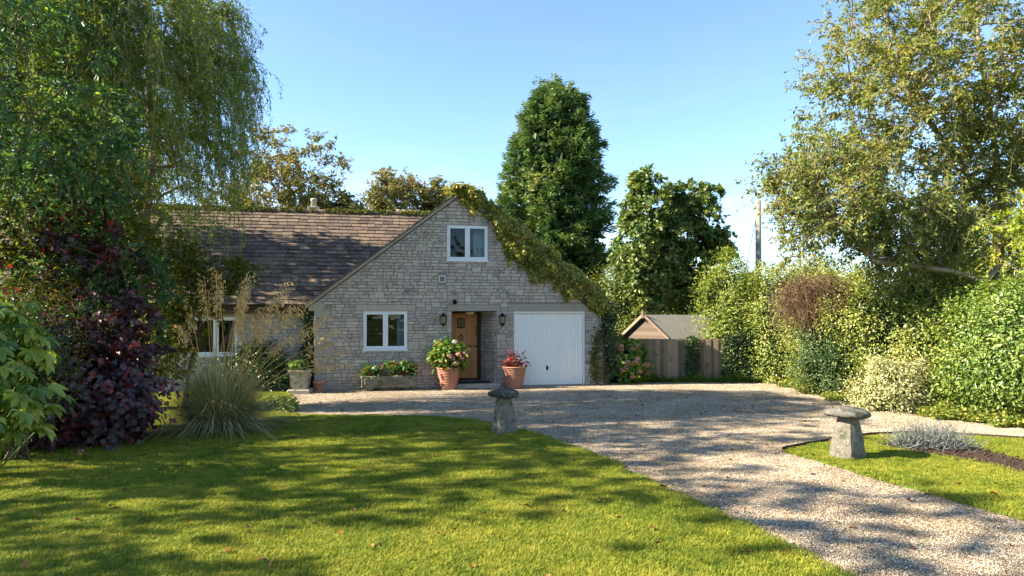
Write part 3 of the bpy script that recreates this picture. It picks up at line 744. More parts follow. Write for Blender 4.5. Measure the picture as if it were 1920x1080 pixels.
# verge tiles seen end-on along both rakes of the gable
for side in (-1, 1):
    (ua, za), (ub, zb) = ((-0.28, ZE - 0.28 * sl), (PK, ZP)) if side < 0 else ((W + 0.28, ZE - 0.28 * sr), (PK, ZP))
    ln = math.hypot(ub - ua, zb - za); d = ((ub - ua) / ln, (zb - za) / ln); nrm = (-d[1] * (1 if side < 0 else -1), d[0] * (1 if side < 0 else -1))
    t = 0.0
    while t < ln - 0.05:
        ll = 0.3; V = []
        t1 = min(t + ll, ln)
        for yy in (yF - 0.07 - random.uniform(0, .02), yF + 0.2):
            for (q, hh) in ((t, 0.125), (t1, 0.10), (t1, 0.075), (t, 0.085)):
                V.append((ua + d[0] * q + nrm[0] * hh, yy, za + d[1] * q + nrm[1] * hh))
        MB().add(V, [(0, 1, 2, 3), (7, 6, 5, 4), (0, 4, 5, 1), (1, 5, 6, 2), (2, 6, 7, 3), (3, 7, 4, 0)]).build('verge_tile', M['tile'], roof_o); t += 0.262
# bedding strip under the verge
for side in (-1, 1):
    (ua, za), (ub, zb) = ((-0.2, ZE - 0.2 * sl), (PK, ZP)) if side < 0 else ((W + 0.2, ZE - 0.2 * sr), (PK, ZP))
    MB().add([(ua, yF - 0.03, za + 0.02), (ub, yF - 0.03, zb + 0.02), (ub, yF - 0.03, zb + 0.1), (ua, yF - 0.03, za + 0.1), (ua, 0.1, za + 0.02), (ub, 0.1, zb + 0.02), (ub, 0.1, zb + 0.1), (ua, 0.1, za + 0.1)],
             [(0, 1, 2, 3), (7, 6, 5, 4), (0, 4, 5, 1), (1, 5, 6, 2), (2, 6, 7, 3), (3, 7, 4, 0)]).build('verge_bedding', M['dressed'], roof_o)
# gutter, fascia, kneeler
MB().box(-10.3, EY + 0.06, 2.04, -0.02, EY + 0.085, 2.22).build('fascia', M['fascia'], house)
gt = MB(); V = []; F = []
for uu in (-10.3, -0.1):
    for j in range(9):
        t = math.pi * (1 + j / 8); V.append((uu, EY - 0.01 + 0.062 * math.cos(t), 2.20 + 0.062 * math.sin(t)))
for j in range(8): F.append((j, j + 1, 10 + j, 9 + j))
gt.add(V, F); go_ = gt.build('gutter', M['gutter'], house); go_.modifiers.new('thick', 'SOLIDIFY').thickness = 0.004
MB().tube([(-0.22, EY, 2.15), (-0.22, WY - 0.07, 1.95), (-0.22, WY - 0.07, 0.02)], 0.034, 8).build('downpipe', M['gutter'], house)
MB().cbox(-0.16, -0.03, 2.10, 0.30, 0.30, 2.34, 0.012).build('kneeler', M['dressed'], house)
# chimneys on the rear slope, only their pots clear the ridge
def chimney(u, y, w, ztop, npots, pr, ph):
    c = empty('chimney', (u, y, 0), 0, house)
    MB().cbox(-w / 2, -0.25, 2.6, w / 2, 0.25, ztop, 0.012).build('chimney_stack', M['dressed'], c)
    for k in range(npots):
        x = (k - (npots - 1) / 2) * (w / npots)
        MB().lathe([(pr, 0), (pr * 0.9, ph * 0.7), (pr * 1.15, ph * 0.75), (pr * 1.15, ph * 0.95), (pr * 0.85, ph), (pr * 0.7, ph * 0.9)], 14, (x, 0, ztop)).build('chimney_pot', M['dressed'], c, True)
chimney(-0.75, 8.2, 0.42, 6.05, 1, 0.11, 0.34)
chimney(2.75, 8.2, 0.86, 5.86, 4, 0.085, 0.2)
# vent, security light
v = empty('air_vent', (3.365, -0.012, 2.975), 0, house)
vb = MB(); vb.box(-0.09, -0.012, -0.09, 0.09, 0.03, -0.072); vb.box(-0.09, -0.012, 0.072, 0.09, 0.03, 0.09); vb.box(-0.09, -0.012, -0.072, -0.072, 0.03, 0.072); vb.box(0.072, -0.012, -0.072, 0.09, 0.03, 0.072); vb.build('vent_frame', M['pvc'], v)
for k in range(5): MB().box(-0.072, -0.004, -0.06 + k * 0.028, 0.072, 0.02, -0.045 + k * 0.028).build('slat', M['lead'], v)

def at_house(o, u, y, z):
    o.location = HW(u, y, z); o.rotation_euler = (0, 0, TH); return o
def lantern(u, label):
    e = tag(at_house(empty('wall_lantern', (0, 0, 0)), u, 0, 1.86), label, 'lantern', 'wall lanterns beside the front door')
    b = MB(); b.cbox(-0.035, -0.045, -0.05, 0.035, -0.0, 0.09, 0.006); b.tube([(0, -0.04, 0.06), (0, -0.09, 0.11), (0, -0.13, 0.13)], 0.011, 6); b.build('bracket', M['iron'], e)
    MB().lathe([(0.105, 0.085), (0.10, 0.10), (0.05, 0.145), (0.02, 0.165), (0.02, 0.19), (0.0, 0.2)], 6, (0, -0.14, 0)).build('cap', M['iron'], e)
    MB().lathe([(0.06, -0.1), (0.082, 0.085)], 6, (0, -0.14, 0)).build('lantern_glass', M['dim_glass'], e)
    f = MB()
    for j in range(6):
        t = j * math.pi / 3; f.tube([(0.064 * math.cos(t), -0.14 + 0.064 * math.sin(t), -0.1), (0.088 * math.cos(t), -0.14 + 0.088 * math.sin(t), 0.085)], 0.006, 4)
    f.lathe([(0.0, -0.2), (0.02, -0.17), (0.04, -0.14), (0.075, -0.11), (0.07, -0.095)], 6, (0, -0.14, 0)); f.build('lantern_frame', M['iron'], e)
lantern(3.385, 'black hexagonal wall lantern between the ground-floor window and the front door')
lantern(5.01, 'black hexagonal wall lantern between the front door and the garage')
e = tag(at_house(empty('security_light', (0, 0, 0)), 3.70, 0, 2.36), 'small black spotlight on the wall above the door lintel', 'spotlight')
MB().lathe([(0.035, 0), (0.035, 0.03), (0.02, 0.05)], 10, (0, -0.06, -0.03)).build('mount', M['iron'], e); MB().tube([(0, -0.02, 0), (0, -0.08, 0.02), (-0.01, -0.16, -0.03)], [0.03, 0.045, 0.06], 10).build('lamp_head', M['iron'], e)
e = tag(at_house(empty('porch_light', (0, 0, 0)), 4.18, 0.42, 2.1), 'round opal glass ceiling light in the porch', 'ceiling light')
MB().lathe([(0.15, -0.001), (0.15, -0.02), (0.14, -0.03)], 20).build('base', M['lead'], e); MB().lathe([(0.138, -0.03), (0.12, -0.07), (0.07, -0.095), (0.0, -0.1)], 20).build('glass_bowl', M['opal'], e, True)
# moss on the ridge
# ------------------------------------------------------------------ foliage tools
UP = np.array([0, 0, 1.0])
def unit(v): return v / np.maximum(np.linalg.norm(v, axis=-1, keepdims=True), 1e-9)
def rdir(n): return unit(rng.normal(size=(n, 3)))

def leaves(P, Nrm, Ln, Wd, axis=None, fold=0.25, droop=0.15, hexa=False):
    """leaf blades: kite of two triangles, or six-point blade of four; returns V, F"""
    n = len(P); Ln = np.broadcast_to(Ln, n)[:, None]; Wd = np.broadcast_to(Wd, n)[:, None]
    Nrm = unit(Nrm)
    a = rdir(n) if axis is None else axis
    a = unit(a - (a * Nrm).sum(1, keepdims=True) * Nrm); b = np.cross(Nrm, a)
    tip = P + a * Ln - Nrm * droop * Ln
    if not hexa:
        l = P + a * Ln * 0.45 + b * Wd * 0.5 + Nrm * fold * Wd * 0.5; r = P + a * Ln * 0.45 - b * Wd * 0.5 + Nrm * fold * Wd * 0.5
        V = np.stack([P, l, tip, r], 1).reshape(-1, 3); k = np.arange(n)[:, None] * 4
        return V, np.concatenate([k + [0, 2, 1], k + [0, 3, 2]]), 4
    f1 = Nrm * fold * Wd * 0.5
    l1 = P + a * Ln * 0.25 + b * Wd * 0.45 + f1; l2 = P + a * Ln * 0.65 + b * Wd * 0.42 + f1 * 0.6
    r1 = P + a * Ln * 0.25 - b * Wd * 0.45 + f1; r2 = P + a * Ln * 0.65 - b * Wd * 0.42 + f1 * 0.6
    V = np.stack([P, l1, l2, tip, r2, r1], 1).reshape(-1, 3); k = np.arange(n)[:, None] * 6
    return V, np.concatenate([k + [0, 3, 2], k + [0, 2, 1], k + [0, 4, 3], k + [0, 5, 4]]), 6

def leaf_object(name, P, Nrm, Ln, Wd, mat, parent, base=(0, 0, 0), axis=None, rnd=None, **kw):
    V, F, k = leaves(P - np.asarray(base), Nrm, Ln, Wd, axis, **kw)
    r = rng.uniform(0, 1, len(P)) if rnd is None else rnd
    return mesh_fast(name, V, F, mat, parent, np.repeat(r, k))

def tubes(segs, ns=5):
    """segs: list of (p0, p1, r0, r1) -> V, F of 5-sided frusta"""
    A = np.array([s[0] for s in segs]); B = np.array([s[1] for s in segs]); ra = np.array([s[2] for s in segs]); rb = np.array([s[3] for s in segs])
    d = unit(B - A); h = np.where(np.abs(d[:, 2:3]) > 0.95, np.array([[1., 0, 0]]), np.array([[0, 0, 1.]])); x = unit(np.cross(h, d)); y = np.cross(d, x)
    V = []
    for (C, r) in ((A, ra), (B, rb)):
        for j in range(ns):
            t = 2 * math.pi * j / ns; V.append(C + (x * math.cos(t) + y * math.sin(t)) * r[:, None])
    V = np.stack(V, 1).reshape(-1, 3); k = np.arange(len(segs))[:, None] * 2 * ns
    F = np.concatenate([k + [j, (j + 1) % ns, ns + (j + 1) % ns, ns + j] for j in range(ns)])
    return V, F

def skeleton(trunk, att, sag=0.06, wander=0.10, rtip=0.006, rmax=None, zpen=0.6, power=2.4):
    """grow limbs from the trunk polyline to every attractor; returns segments"""
    lines = trunk if isinstance(trunk[0][0], (list, tuple, np.ndarray)) else [trunk]
    nodes = []; par = []; plen = []
    for line in lines:
        for j, q in enumerate(line):
            q = np.array(q, float)
            if not nodes: k = -1
            elif j == 0: k = int(np.argmin(np.linalg.norm(np.array(nodes) - q, axis=1)))
            else: k = len(nodes) - 1
            nodes.append(q); par.append(k); plen.append(0.0 if k < 0 else plen[k] + np.linalg.norm(q - nodes[k]))
    T = np.array(nodes); ntrunk = len(nodes)
    att = np.asarray(att); d0 = np.min(np.linalg.norm(att[:, None] - T[None], axis=2), axis=1)
    tips = []
    for i in np.argsort(d0):
        p = att[i]; N = np.array(nodes); d = np.linalg.norm(N - p, axis=1)
        cost = d + zpen * np.maximum(0, N[:, 2] - p[2]) + 0.12 * np.array(plen)
        k = int(np.argmin(cost)); L_ = d[k]; m = int(max(1, min(5, L_ / 0.35)))
        last = k
        for q in range(1, m + 1):
            t = q / m; x = nodes[k] * (1 - t) + p * t
            if q < m: x = x + rng.normal(size=3) * wander * L_ / m + np.array([0, 0, sag * L_ * math.sin(math.pi * t)])
            nodes.append(x); par.append(last); plen.append(plen[last] + np.linalg.norm(x - nodes[last])); last = len(nodes) - 1
        tips.append(last)
    n = len(nodes); area = np.zeros(n)
    for t in tips: area[t] = max(area[t], rtip ** power)
    for i in range(n - 1, 0, -1): area[par[i]] += area[i] if area[i] > 0 else rtip ** power
    r = area ** (1 / power)
    if rmax: r = np.maximum(r * min(1.0, rmax / r[0]), rtip * 0.8); r[0] = rmax * 1.15
    return [(nodes[par[i]], nodes[i], r[par[i]] if i < ntrunk else min(r[par[i]], r[i] * 1.25), r[i]) for i in range(1, n)]

def blob_points(n, c, rad, lo=0.35, zmin=None, lump=0.25, seed=0):
    """points in a lumpy ellipsoid, denser towards its skin"""
    g = np.random.default_rng(seed); k = g.normal(size=(14, 3)); k /= np.linalg.norm(k, axis=1, keepdims=True); am = g.uniform(-lump, lump, 14)
    d = rdir(n * 2); f = 1 + (am * np.exp(-((1 - d @ k.T) / 0.18))).sum(1)
    r = (lo ** 3 + rng.uniform(0, 1, n * 2) * (1 - lo ** 3)) ** (1 / 3)
    P = np.asarray(c) + d * np.asarray(rad) * (f * r)[:, None]
    if zmin is not None: P = P[P[:, 2] > zmin]
    return P[:n], None

def broadleaf(name, label, base, trunk, att, mat, bark, per=60, spread=0.34, Ln=0.09, Wd=0.045, rtip=0.006, rmax=None, cat='tree', group=None, hexa=False, droopy=0.4, twigs=True, sag=0.06, flat=0.7, keep=None):
    e = tag(empty(name, base), label, cat, group)
    b = np.asarray(base, float)
    lines = trunk if isinstance(trunk[0][0], (list, tuple)) else [trunk]
    segs = skeleton([[b + np.array(p) for p in l_] for l_ in lines], att, rtip=rtip, rmax=rmax, sag=sag)
    m = len(att); att = np.asarray(att); cen = att.mean(0)
    nt = max(3, int(round(per / 11))); K = m * nt; ti = np.repeat(np.arange(m), nt)
    D = unit(rdir(K) + 0.55 * unit(att - cen)[ti] + UP * 0.12); ln = spread * rng.uniform(1.1, 2.5, K) * rng.uniform(0.75, 1.25, m)[ti]
    A0 = att[ti]; A1 = A0 + D * (ln * 0.5)[:, None]; A2 = A0 + D * ln[:, None] - UP * (droopy * 0.45 * ln)[:, None]
    li = np.repeat(np.arange(K), rng.poisson(per / nt, K)); t = rng.uniform(0.12, 1.0, len(li))[:, None]
    P = A0[li] * (1 - t) ** 2 + 2 * A1[li] * t * (1 - t) + A2[li] * t * t
    sv = unit(np.cross(D[li], rdir(len(li)))); P = P + sv * 0.12 * Ln
    nrm = unit(rng.normal(size=P.shape) * 0.55 + UP * 0.6 + 0.25 * unit(P - cen))
    ax = unit(D[li] * 0.7 + sv * 0.9 - UP * droopy * 0.6)
    rn = np.clip(rng.uniform(0, 1, len(P)) * 0.6 + (rng.uniform(0, 0.25, m)[ti] + rng.uniform(0, 0.15, K))[li], 0, 1)
    leaf_object('crown', P, nrm, Ln * rng.uniform(0.55, 1.35, len(P)), Wd * rng.uniform(0.55, 1.3, len(P)), mat, e, base, ax, rn, hexa=hexa, droop=0.25)
    if twigs:
        TV, TF = tubes([(A0[i], A1[i] * 0.5 + (A0[i] + A2[i]) * 0.25, rtip * 0.75, rtip * 0.55) for i in range(K)] + [(A1[i] * 0.5 + (A0[i] + A2[i]) * 0.25, A2[i], rtip * 0.55, rtip * 0.25) for i in range(K)], 3)
        tag(mesh_fast('twigs', TV - b, TF, bark, e, rng.uniform(0, 1, len(TV))), kind='stuff')
    V, F = tubes(segs)
    mesh_fast('trunk', V - b, F, bark, e, rng.uniform(0, 1, len(V)), True)
    return e

def mound(name, label, c, rad, n, Ln, Wd, mat, cat='shrub', group=None, seed=0, lump=0.30, nclump=None, spread=0.2, hexa=False, zmin=0.03, shoots=True, core='ivy_dark', up=0.35, stems=True, depth=0.30, e=None, part='foliage'):
    """dense shrub: leaf clumps over a lumpy ellipsoid standing on the ground, dark leaf colour inside standing in for shade"""
    c = np.asarray(c, float); rad = np.asarray(rad, float); base = (c[0], c[1], 0.0)
    g = np.random.default_rng(seed); K = g.normal(size=(18, 3)); K /= np.linalg.norm(K, axis=1, keepdims=True); am = g.uniform(-lump, lump * 1.2, 18); wd = g.uniform(0.04, 0.2, 18)
    fr = lambda d: 1 + (am * np.exp(-((1 - d @ K.T) / wd))).sum(1)
    if e is None: e = tag(empty(name, base), label, cat, group)
    nc = nclump or max(30, n // 95)
    d = rdir(nc * 3); C = c + d * rad * (fr(d) * (1 - depth * rng.uniform(0, 1, len(d)) ** 1.6))[:, None]
    k = (C[:, 2] > zmin) & (d[:, 1] < 0.75); d = d[k][:nc]; C = C[k][:nc]; nc = len(C)
    idx = rng.integers(0, nc, n); off = rng.normal(size=(n, 3)) * spread * rng.uniform(0.5, 1.4, nc)[idx][:, None]
    P = C[idx] + off; kk = P[:, 2] > zmin; P = P[kk]; idx = idx[kk]; off = off[kk]
    out = unit(d[idx] / rad)
    nrm = unit(out * 0.8 + UP * up + rng.normal(size=P.shape) * 0.5)
    ax = unit(off * 2 + out * spread + rng.normal(size=P.shape) * spread * 0.5 - UP * 0.1 * spread)
    if shoots and n > 6000:
        ns_ = n // 170; si = rng.integers(0, nc, ns_); sl_ = rng.uniform(0.15, 0.5, ns_); sd2 = unit(unit(d[si] / rad) + UP * 0.5 + rng.normal(size=(ns_, 3)) * 0.4)
        li = np.repeat(np.arange(ns_), 16); t_ = rng.uniform(0, 1, len(li))[:, None]; Q = C[si][li] + sd2[li] * sl_[li][:, None] * t_ - UP * 0.12 * t_ ** 2 + rng.normal(size=(len(li), 3)) * 0.015
        P = np.concatenate([P, Q]); idx = np.concatenate([idx, si[li]]); nrm = np.concatenate([nrm, unit(UP + rng.normal(size=Q.shape) * 0.6)]); ax = np.concatenate([ax, unit(sd2[li] + rng.normal(size=Q.shape) * 0.6)])
        kq = P[:, 2] > zmin; P, idx, nrm, ax = P[kq], idx[kq], nrm[kq], ax[kq]
        shoot_segs = [(C[si[i]], C[si[i]] + sd2[i] * sl_[i] - UP * 0.12, 0.005, 0.002) for i in range(ns_)]
    else: shoot_segs = []
    rn = np.clip(rng.uniform(0, 1, len(P)) * 0.7 + rng.uniform(0, 0.3, nc)[idx], 0, 1)
    leaf_object(part, P, nrm, Ln * rng.uniform(0.65, 1.3, len(P)), Wd * rng.uniform(0.65, 1.3, len(P)), mat, e, base, ax, rn, hexa=hexa)
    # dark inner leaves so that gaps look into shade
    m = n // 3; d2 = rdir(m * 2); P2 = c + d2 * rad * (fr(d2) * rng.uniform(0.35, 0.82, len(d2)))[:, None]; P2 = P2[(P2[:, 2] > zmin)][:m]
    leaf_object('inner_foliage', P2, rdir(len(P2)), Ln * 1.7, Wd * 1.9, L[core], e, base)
    if stems:
        segs = shoot_segs
        for i in rng.choice(nc, min(nc, 40), replace=False):
            q0 = np.array([c[0] + rng.normal() * rad[0] * 0.15, c[1] + rng.normal() * rad[1] * 0.15, 0.0]); q1 = C[i]; mid = (q0 + q1) / 2 + rng.normal(size=3) * 0.08
            segs += [(q0, mid, 0.016, 0.010), (mid, q1, 0.010, 0.003)]
        V, F = tubes(segs); tag(mesh_fast('stems', V - np.array(base), F, M['bark'], e, rng.uniform(0, 1, len(V))), kind='stuff')
    return e
# ------------------------------------------------------------------ trees
def blob(n, c, rad, **kw): return blob_points(n, c, rad, **kw)[0]

# weeping willow
wb = np.array([-7.7, 14.4, 0.0])
we = tag(empty('willow_tree', wb), 'tall weeping willow drooping over the cottage roof', 'tree')
att = blob(440, (-8.0, 14.0, 7.2), (2.5, 2.5, 2.9), lo=0.3, lump=0.25, seed=4)
segs = skeleton([[wb, wb + (0.1, 0, 1.5), wb + (0.0, 0, 3.2), wb + (0.3, -0.1, 5.0), wb + (0.2, -0.1, 7.0)]], att, rtip=0.007, rmax=0.26, sag=0.12)
Ps, Ax, Rn = [], [], []
for p in att:
    for q in range(rng.integers(6, 10)):
        ln = (rng.uniform(0.35, 1.3) if rng.uniform() < 0.8 else rng.uniform(1.2, 2.4)) * (1.0 if p[2] > 5.2 else 0.65); out = unit(np.array([p[0] + 8.0, p[1] - 14.0, 0.0]) + rng.normal(size=3) * 0.5) * rng.uniform(0.25, 0.75); out[2] = 0
        n = int(ln / 0.024); t = np.linspace(0, 1, n)
        sway = rng.normal(size=3) * 0.14
        path = p + out * (1 - (1 - t)[:, None] ** 2) + np.array([0, 0, 1.0]) * (0.15 * np.sin(t * 3.1) - ln * t ** 1.25)[:, None] + sway * np.sin(t * 5 + rng.uniform(0, 6))[:, None]
        k = path[:, 2] > (3.8 if p[0] > -6.2 else 2.9) + rng.uniform(-0.4, 0.4); path = path[k]
        if len(path) < 5: continue
        segs += [(path[i], path[min(i + 8, len(path) - 1)], 0.004, 0.003) for i in range(0, len(path) - 1, 8)]
        Ps.append(path + rng.normal(size=path.shape) * 0.012); Ax.append(rng.normal(size=path.shape) * 0.75 + np.array([0, 0, -0.9])); Rn.append(np.clip(rng.uniform(0, 1, len(path)) * 0.7 + rng.uniform(0, 0.3), 0, 1))
Ps = np.concatenate(Ps); Ax = np.concatenate(Ax); Rn = np.concatenate(Rn)
leaf_object('crown', Ps, rdir(len(Ps)), 0.10 * rng.uniform(0.7, 1.25, len(Ps)), 0.021, L['willow'], we, wb, unit(Ax), Rn, droop=0.05)
V, F = tubes(segs); mesh_fast('trunk', V - wb, F, M['bark_pale'], we, rng.uniform(0, 1, len(V)), True)

broadleaf('overhanging_tree', 'dark green broadleaved tree overhanging the lawn in front of the willow', (-9.7, 10.8, 0),
          [(0, 0, 0), (0.1, 0, 2.0), (0.3, 0, 4.0), (0.8, -0.1, 6.0), (1.0, 0, 8.0)], np.concatenate([blob(230, (-8.75, 10.6, 6.9), (2.75, 2.6, 3.1), lo=0.3, zmin=3.5, seed=9), blob(40, (-6.9, 10.4, 4.6), (1.0, 0.9, 0.8), seed=3)]),
          L['ash'], M['bark'], per=88, spread=0.24, Ln=0.115, Wd=0.046, rmax=0.2, droopy=0.9)
broadleaf('garden_tree', 'broadleaved tree at the side of the near lawn, its shade dappling the grass', (-13.0, 6.0, 0),
          [(0, 0, 0), (0.1, 0, 2.0), (0.4, 0, 4.0), (0.6, 0.1, 6.5)], np.concatenate([blob(330, (-12.3, 6.6, 6.8), (2.4, 2.1, 3.3), lo=0.25, zmin=3.0, seed=21), blob(60, (-12.6, 4.4, 10.6), (1.8, 1.3, 1.1), lo=0.1, seed=24), blob(36, (-12.2, 2.6, 10.9), (1.4, 0.9, 0.9), lo=0.1, seed=25)]),
          L['ash'], M['bark'], per=36, spread=0.13, Ln=0.12, Wd=0.07, rmax=0.2)
broadleaf('garden_tree', 'smaller broadleaved tree beside the nearest grass', (-11.8, 3.6, 0), [(0, 0, 0), (0.1, 0, 1.5), (0.2, 0, 3.0), (0.3, 0.1, 4.5)], blob(210, (-11.3, 3.8, 4.4), (1.8, 1.5, 2.0), lo=0.25, zmin=1.8, seed=23), L['ash'], M['bark'], per=34, spread=0.11, Ln=0.11, Wd=0.07, rmax=0.13)
broadleaf('garden_tree', 'broadleaved tree beyond the willow whose shadow falls across the wing roof', (-12.2, 18.8, 0),
          [(0, 0, 0), (0.1, 0, 3.0), (0.2, 0, 6.0), (0.3, 0.1, 8.5)], blob(190, (-11.9, 18.9, 6.9), (2.1, 1.5, 2.7), lo=0.2, zmin=3.0, seed=22),
          L['ash'], M['bark'], per=70, spread=0.4, Ln=0.17, Wd=0.1, rmax=0.22)
# walnut at the right
watt = np.concatenate([blob(760, (10.7, 16.4, 7.2), (3.7, 3.0, 4.3), lo=0.25, zmin=3.2, lump=0.3, seed=31), blob(135, (6.95, 15.3, 4.75), (1.6, 1.2, 1.3), lo=0.2, seed=32), blob(90, (8.9, 15.2, 3.8), (1.6, 0.9, 1.0), lo=0.2, seed=33)])
watt = watt[~((watt[:, 0] / watt[:, 1] < 0.388) & (watt[:, 2] < 4.85))]
broadleaf('walnut_tree', 'large open-crowned tree with olive and russet leaves above the hedge', (12.3, 17.4, 0),
          [[(0, 0, 0), (-0.1, 0, 1.5), (-0.15, 0, 3.2), (-0.1, -0.1, 5.0), (-0.3, -0.1, 6.6), (-0.6, -0.1, 8.5), (-0.8, 0, 10.2)],
           [(-1.4, -1.4, 2.75), (-2.7, -2.3, 2.95), (-4.45, -2.4, 3.15)], [(-4.5, -2.4, 3.2), (-5.1, -2.4, 3.9), (-5.7, -2.3, 4.7), (-6.3, -2.3, 5.4)],
           [(-0.6, -0.4, 4.4), (-1.6, -0.9, 5.6), (-2.7, -1.3, 6.6), (-3.6, -1.5, 7.7)]],
          watt, L['walnut'], M['bark_pale'], per=104, spread=0.27, Ln=0.10, Wd=0.05, rmax=0.25, rtip=0.007, droopy=0.6)
broadleaf('small_yellow_tree', 'small yellow-green tree under the walnut above the bright hedge', (10.6, 13.9, 0),
          [(0, 0, 0), (0, 0, 1.5), (0.05, 0, 3.0), (0, 0, 3.8)], blob(36, (10.5, 13.8, 3.55), (0.8, 0.7, 0.85), lo=0.2, seed=41), L['yellow'], M['bark_pale'], per=75, spread=0.2, Ln=0.09, Wd=0.045, rmax=0.07)
# sycamores
sy = 'sycamores behind the garden shed'
broadleaf('sycamore_tree', 'narrower sycamore directly behind the shed, next to the conifer', (5.15, 26.2, 0), [[(0, 0, 0), (0.0, 0, 2.2), (0.1, 0, 4.0), (0, 0, 6)], [(0.25, 0.1, 0), (0.5, 0.1, 2.5), (0.9, 0, 4.5)]],
          np.concatenate([blob(215, (5.15, 26.2, 4.75), (1.25, 1.15, 2.6), lo=0.4, lump=0.2, seed=51), blob(40, (4.75, 25.9, 2.9), (0.8, 0.7, 1.0), seed=53)]), L['sycamore'], M['bark_pale'], per=92, spread=0.21, Ln=0.135, Wd=0.12, rmax=0.13, group=sy, hexa=True, droopy=0.8)
broadleaf('sycamore_tree', 'wider sycamore behind the shed on the side of the utility pole', (6.75, 26.9, 0), [(0, 0, 0), (0.1, 0, 2.5), (0.0, 0, 4), (0.1, 0, 6.0)],
          np.concatenate([blob(250, (6.8, 26.9, 4.7), (1.45, 1.25, 2.65), lo=0.4, lump=0.2, seed=52), blob(30, (7.95, 26.8, 4.6), (0.6, 0.5, 0.55), seed=54)]), L['sycamore'], M['bark_pale'], per=92, spread=0.21, Ln=0.135, Wd=0.12, rmax=0.15, group=sy, hexa=True, droopy=0.8)
# distant trees over the ridge
for nm, lab, base, att_ in (
    ('distant_tree', 'big autumn-tinted tree behind the roof next to the willow', (-14.0, 42, 0), np.concatenate([blob(170, (-13.9, 42, 9.2), (2.9, 2.6, 3.8), lo=0.3, lump=0.3, seed=61), blob(40, (-10.6, 42, 8.1), (1.3, 1.0, 0.9), seed=62), blob(50, (-17.2, 42, 8.0), (1.8, 1.5, 2.2), seed=63)])),
    ('distant_tree', 'rounded russet tree over the middle of the roof ridge', (-7.7, 46, 0), blob(120, (-7.5, 46, 9.2), (1.95, 1.9, 2.5), lo=0.3, lump=0.3, seed=64)),
    ('distant_tree', 'lower thin russet tree just left of the gable peak', (-4.8, 46.5, 0), blob(75, (-4.8, 46.5, 9.0), (1.5, 1.4, 2.1), lo=0.3, lump=0.3, seed=65))):
    broadleaf(nm, lab, base, [(0, 0, 0), (0.1, 0, 4), (0, 0, 7), (0.1, 0, 9)], att_, L['oakleaf'], M['bark'], per=80, spread=0.46, Ln=0.24, Wd=0.13, rtip=0.012, rmax=0.25, group='trees behind the cottage')
# conifer
cb = np.array([1.9, 30.0, 0]); ce = tag(empty('cypress_tree', cb), 'tall dense dark green cypress behind the gable', 'tree')
zz = np.array([0.2, 2.0, 5.2, 7.5, 9.0, 10.0, 10.8, 11.3, 11.7, 12.0]); rr = np.array([2.0, 2.35, 2.45, 2.38, 2.15, 1.85, 1.5, 1.25, 0.9, 0.3])
nB = 300; zB = 0.4 + 11.2 * (np.arange(nB) + 0.5) / nB + rng.normal(size=nB) * 0.1; aB = np.arange(nB) * 2.39996 + rng.normal(size=nB) * 0.25
fB = (0.93 + rng.normal(size=nB) * 0.10); sub_ = 7; nbg = nB * sub_; iB = np.repeat(np.arange(nB), sub_)
rB = np.interp(zB, zz, rr) * np.clip(fB, 0.68, 1.12)
z1 = zB[iB] + rng.normal(size=nbg) * 0.20 + 0.05; an = aB[iB] + rng.normal(size=nbg) * 0.24 / np.maximum(rB[iB], 0.6); rad = rB[iB] - np.abs(rng.normal(size=nbg)) * 0.16
tipp = np.stack([cb[0] + rad * np.cos(an), cb[1] + rad * np.sin(an), z1], 1)
for (x, z) in ((1.05, 11.65), (1.75, 12.0), (2.35, 11.7), (2.85, 11.5), (1.4, 11.8), (0.75, 11.1)):
    tipp = np.concatenate([tipp, np.array([x, 30, z]) + rng.normal(size=(14, 3)) * (0.12, 0.2, 0.3) - (0, 0, 0.25)])
ang = np.arctan2(tipp[:, 1] - 30, tipp[:, 0] - cb[0]); nt_ = len(tipp)
outw = np.stack([np.cos(ang), np.sin(ang), np.full(nt_, 0.45)], 1); outw = unit(outw + rng.normal(size=outw.shape) * 0.18)
per = 38; idx = np.repeat(np.arange(nt_), per); t = rng.uniform(0, 1, len(idx)) ** 0.7
side = unit(np.cross(outw, UP))[idx]
P = tipp[idx] - outw[idx] * (0.75 * (1 - t))[:, None] + side * (rng.normal(size=len(idx)) * 0.17 * (1.15 - t))[:, None] + UP * (rng.normal(size=len(idx)) * 0.06 - 0.14 * t ** 2)[:, None]
ax = unit(outw[idx] + side * rng.normal(size=len(idx))[:, None] * 0.55 - UP * (0.55 * t)[:, None])
nr_ = unit(np.cross(side, outw[idx]) + rng.normal(size=P.shape) * 0.45)
rn = np.clip(rng.uniform(0, 1, len(P)) * 0.5 + np.concatenate([rng.uniform(0, 0.4, nB)[iB], rng.uniform(0, 0.3, nt_ - nbg)])[idx] + 0.2 * t - 0.1, 0, 1)
leaf_object('crown', P, nr_, 0.20 * rng.uniform(0.7, 1.3, len(P)), 0.062, L['cypress'], ce, cb, ax, rn)
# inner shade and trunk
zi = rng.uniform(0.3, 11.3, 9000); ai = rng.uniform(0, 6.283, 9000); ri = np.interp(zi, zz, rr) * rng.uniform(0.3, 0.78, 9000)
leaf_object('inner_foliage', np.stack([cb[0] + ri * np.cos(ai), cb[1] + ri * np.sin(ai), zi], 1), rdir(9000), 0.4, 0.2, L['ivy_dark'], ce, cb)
V, F = tubes([(cb, cb + (0, 0, 6), 0.3, 0.2), (cb + (0, 0, 6), cb + (0, 0, 11.5), 0.2, 0.03)]); mesh_fast('trunk', V - cb, F, M['bark'], ce, np.full(len(V), 0.5))

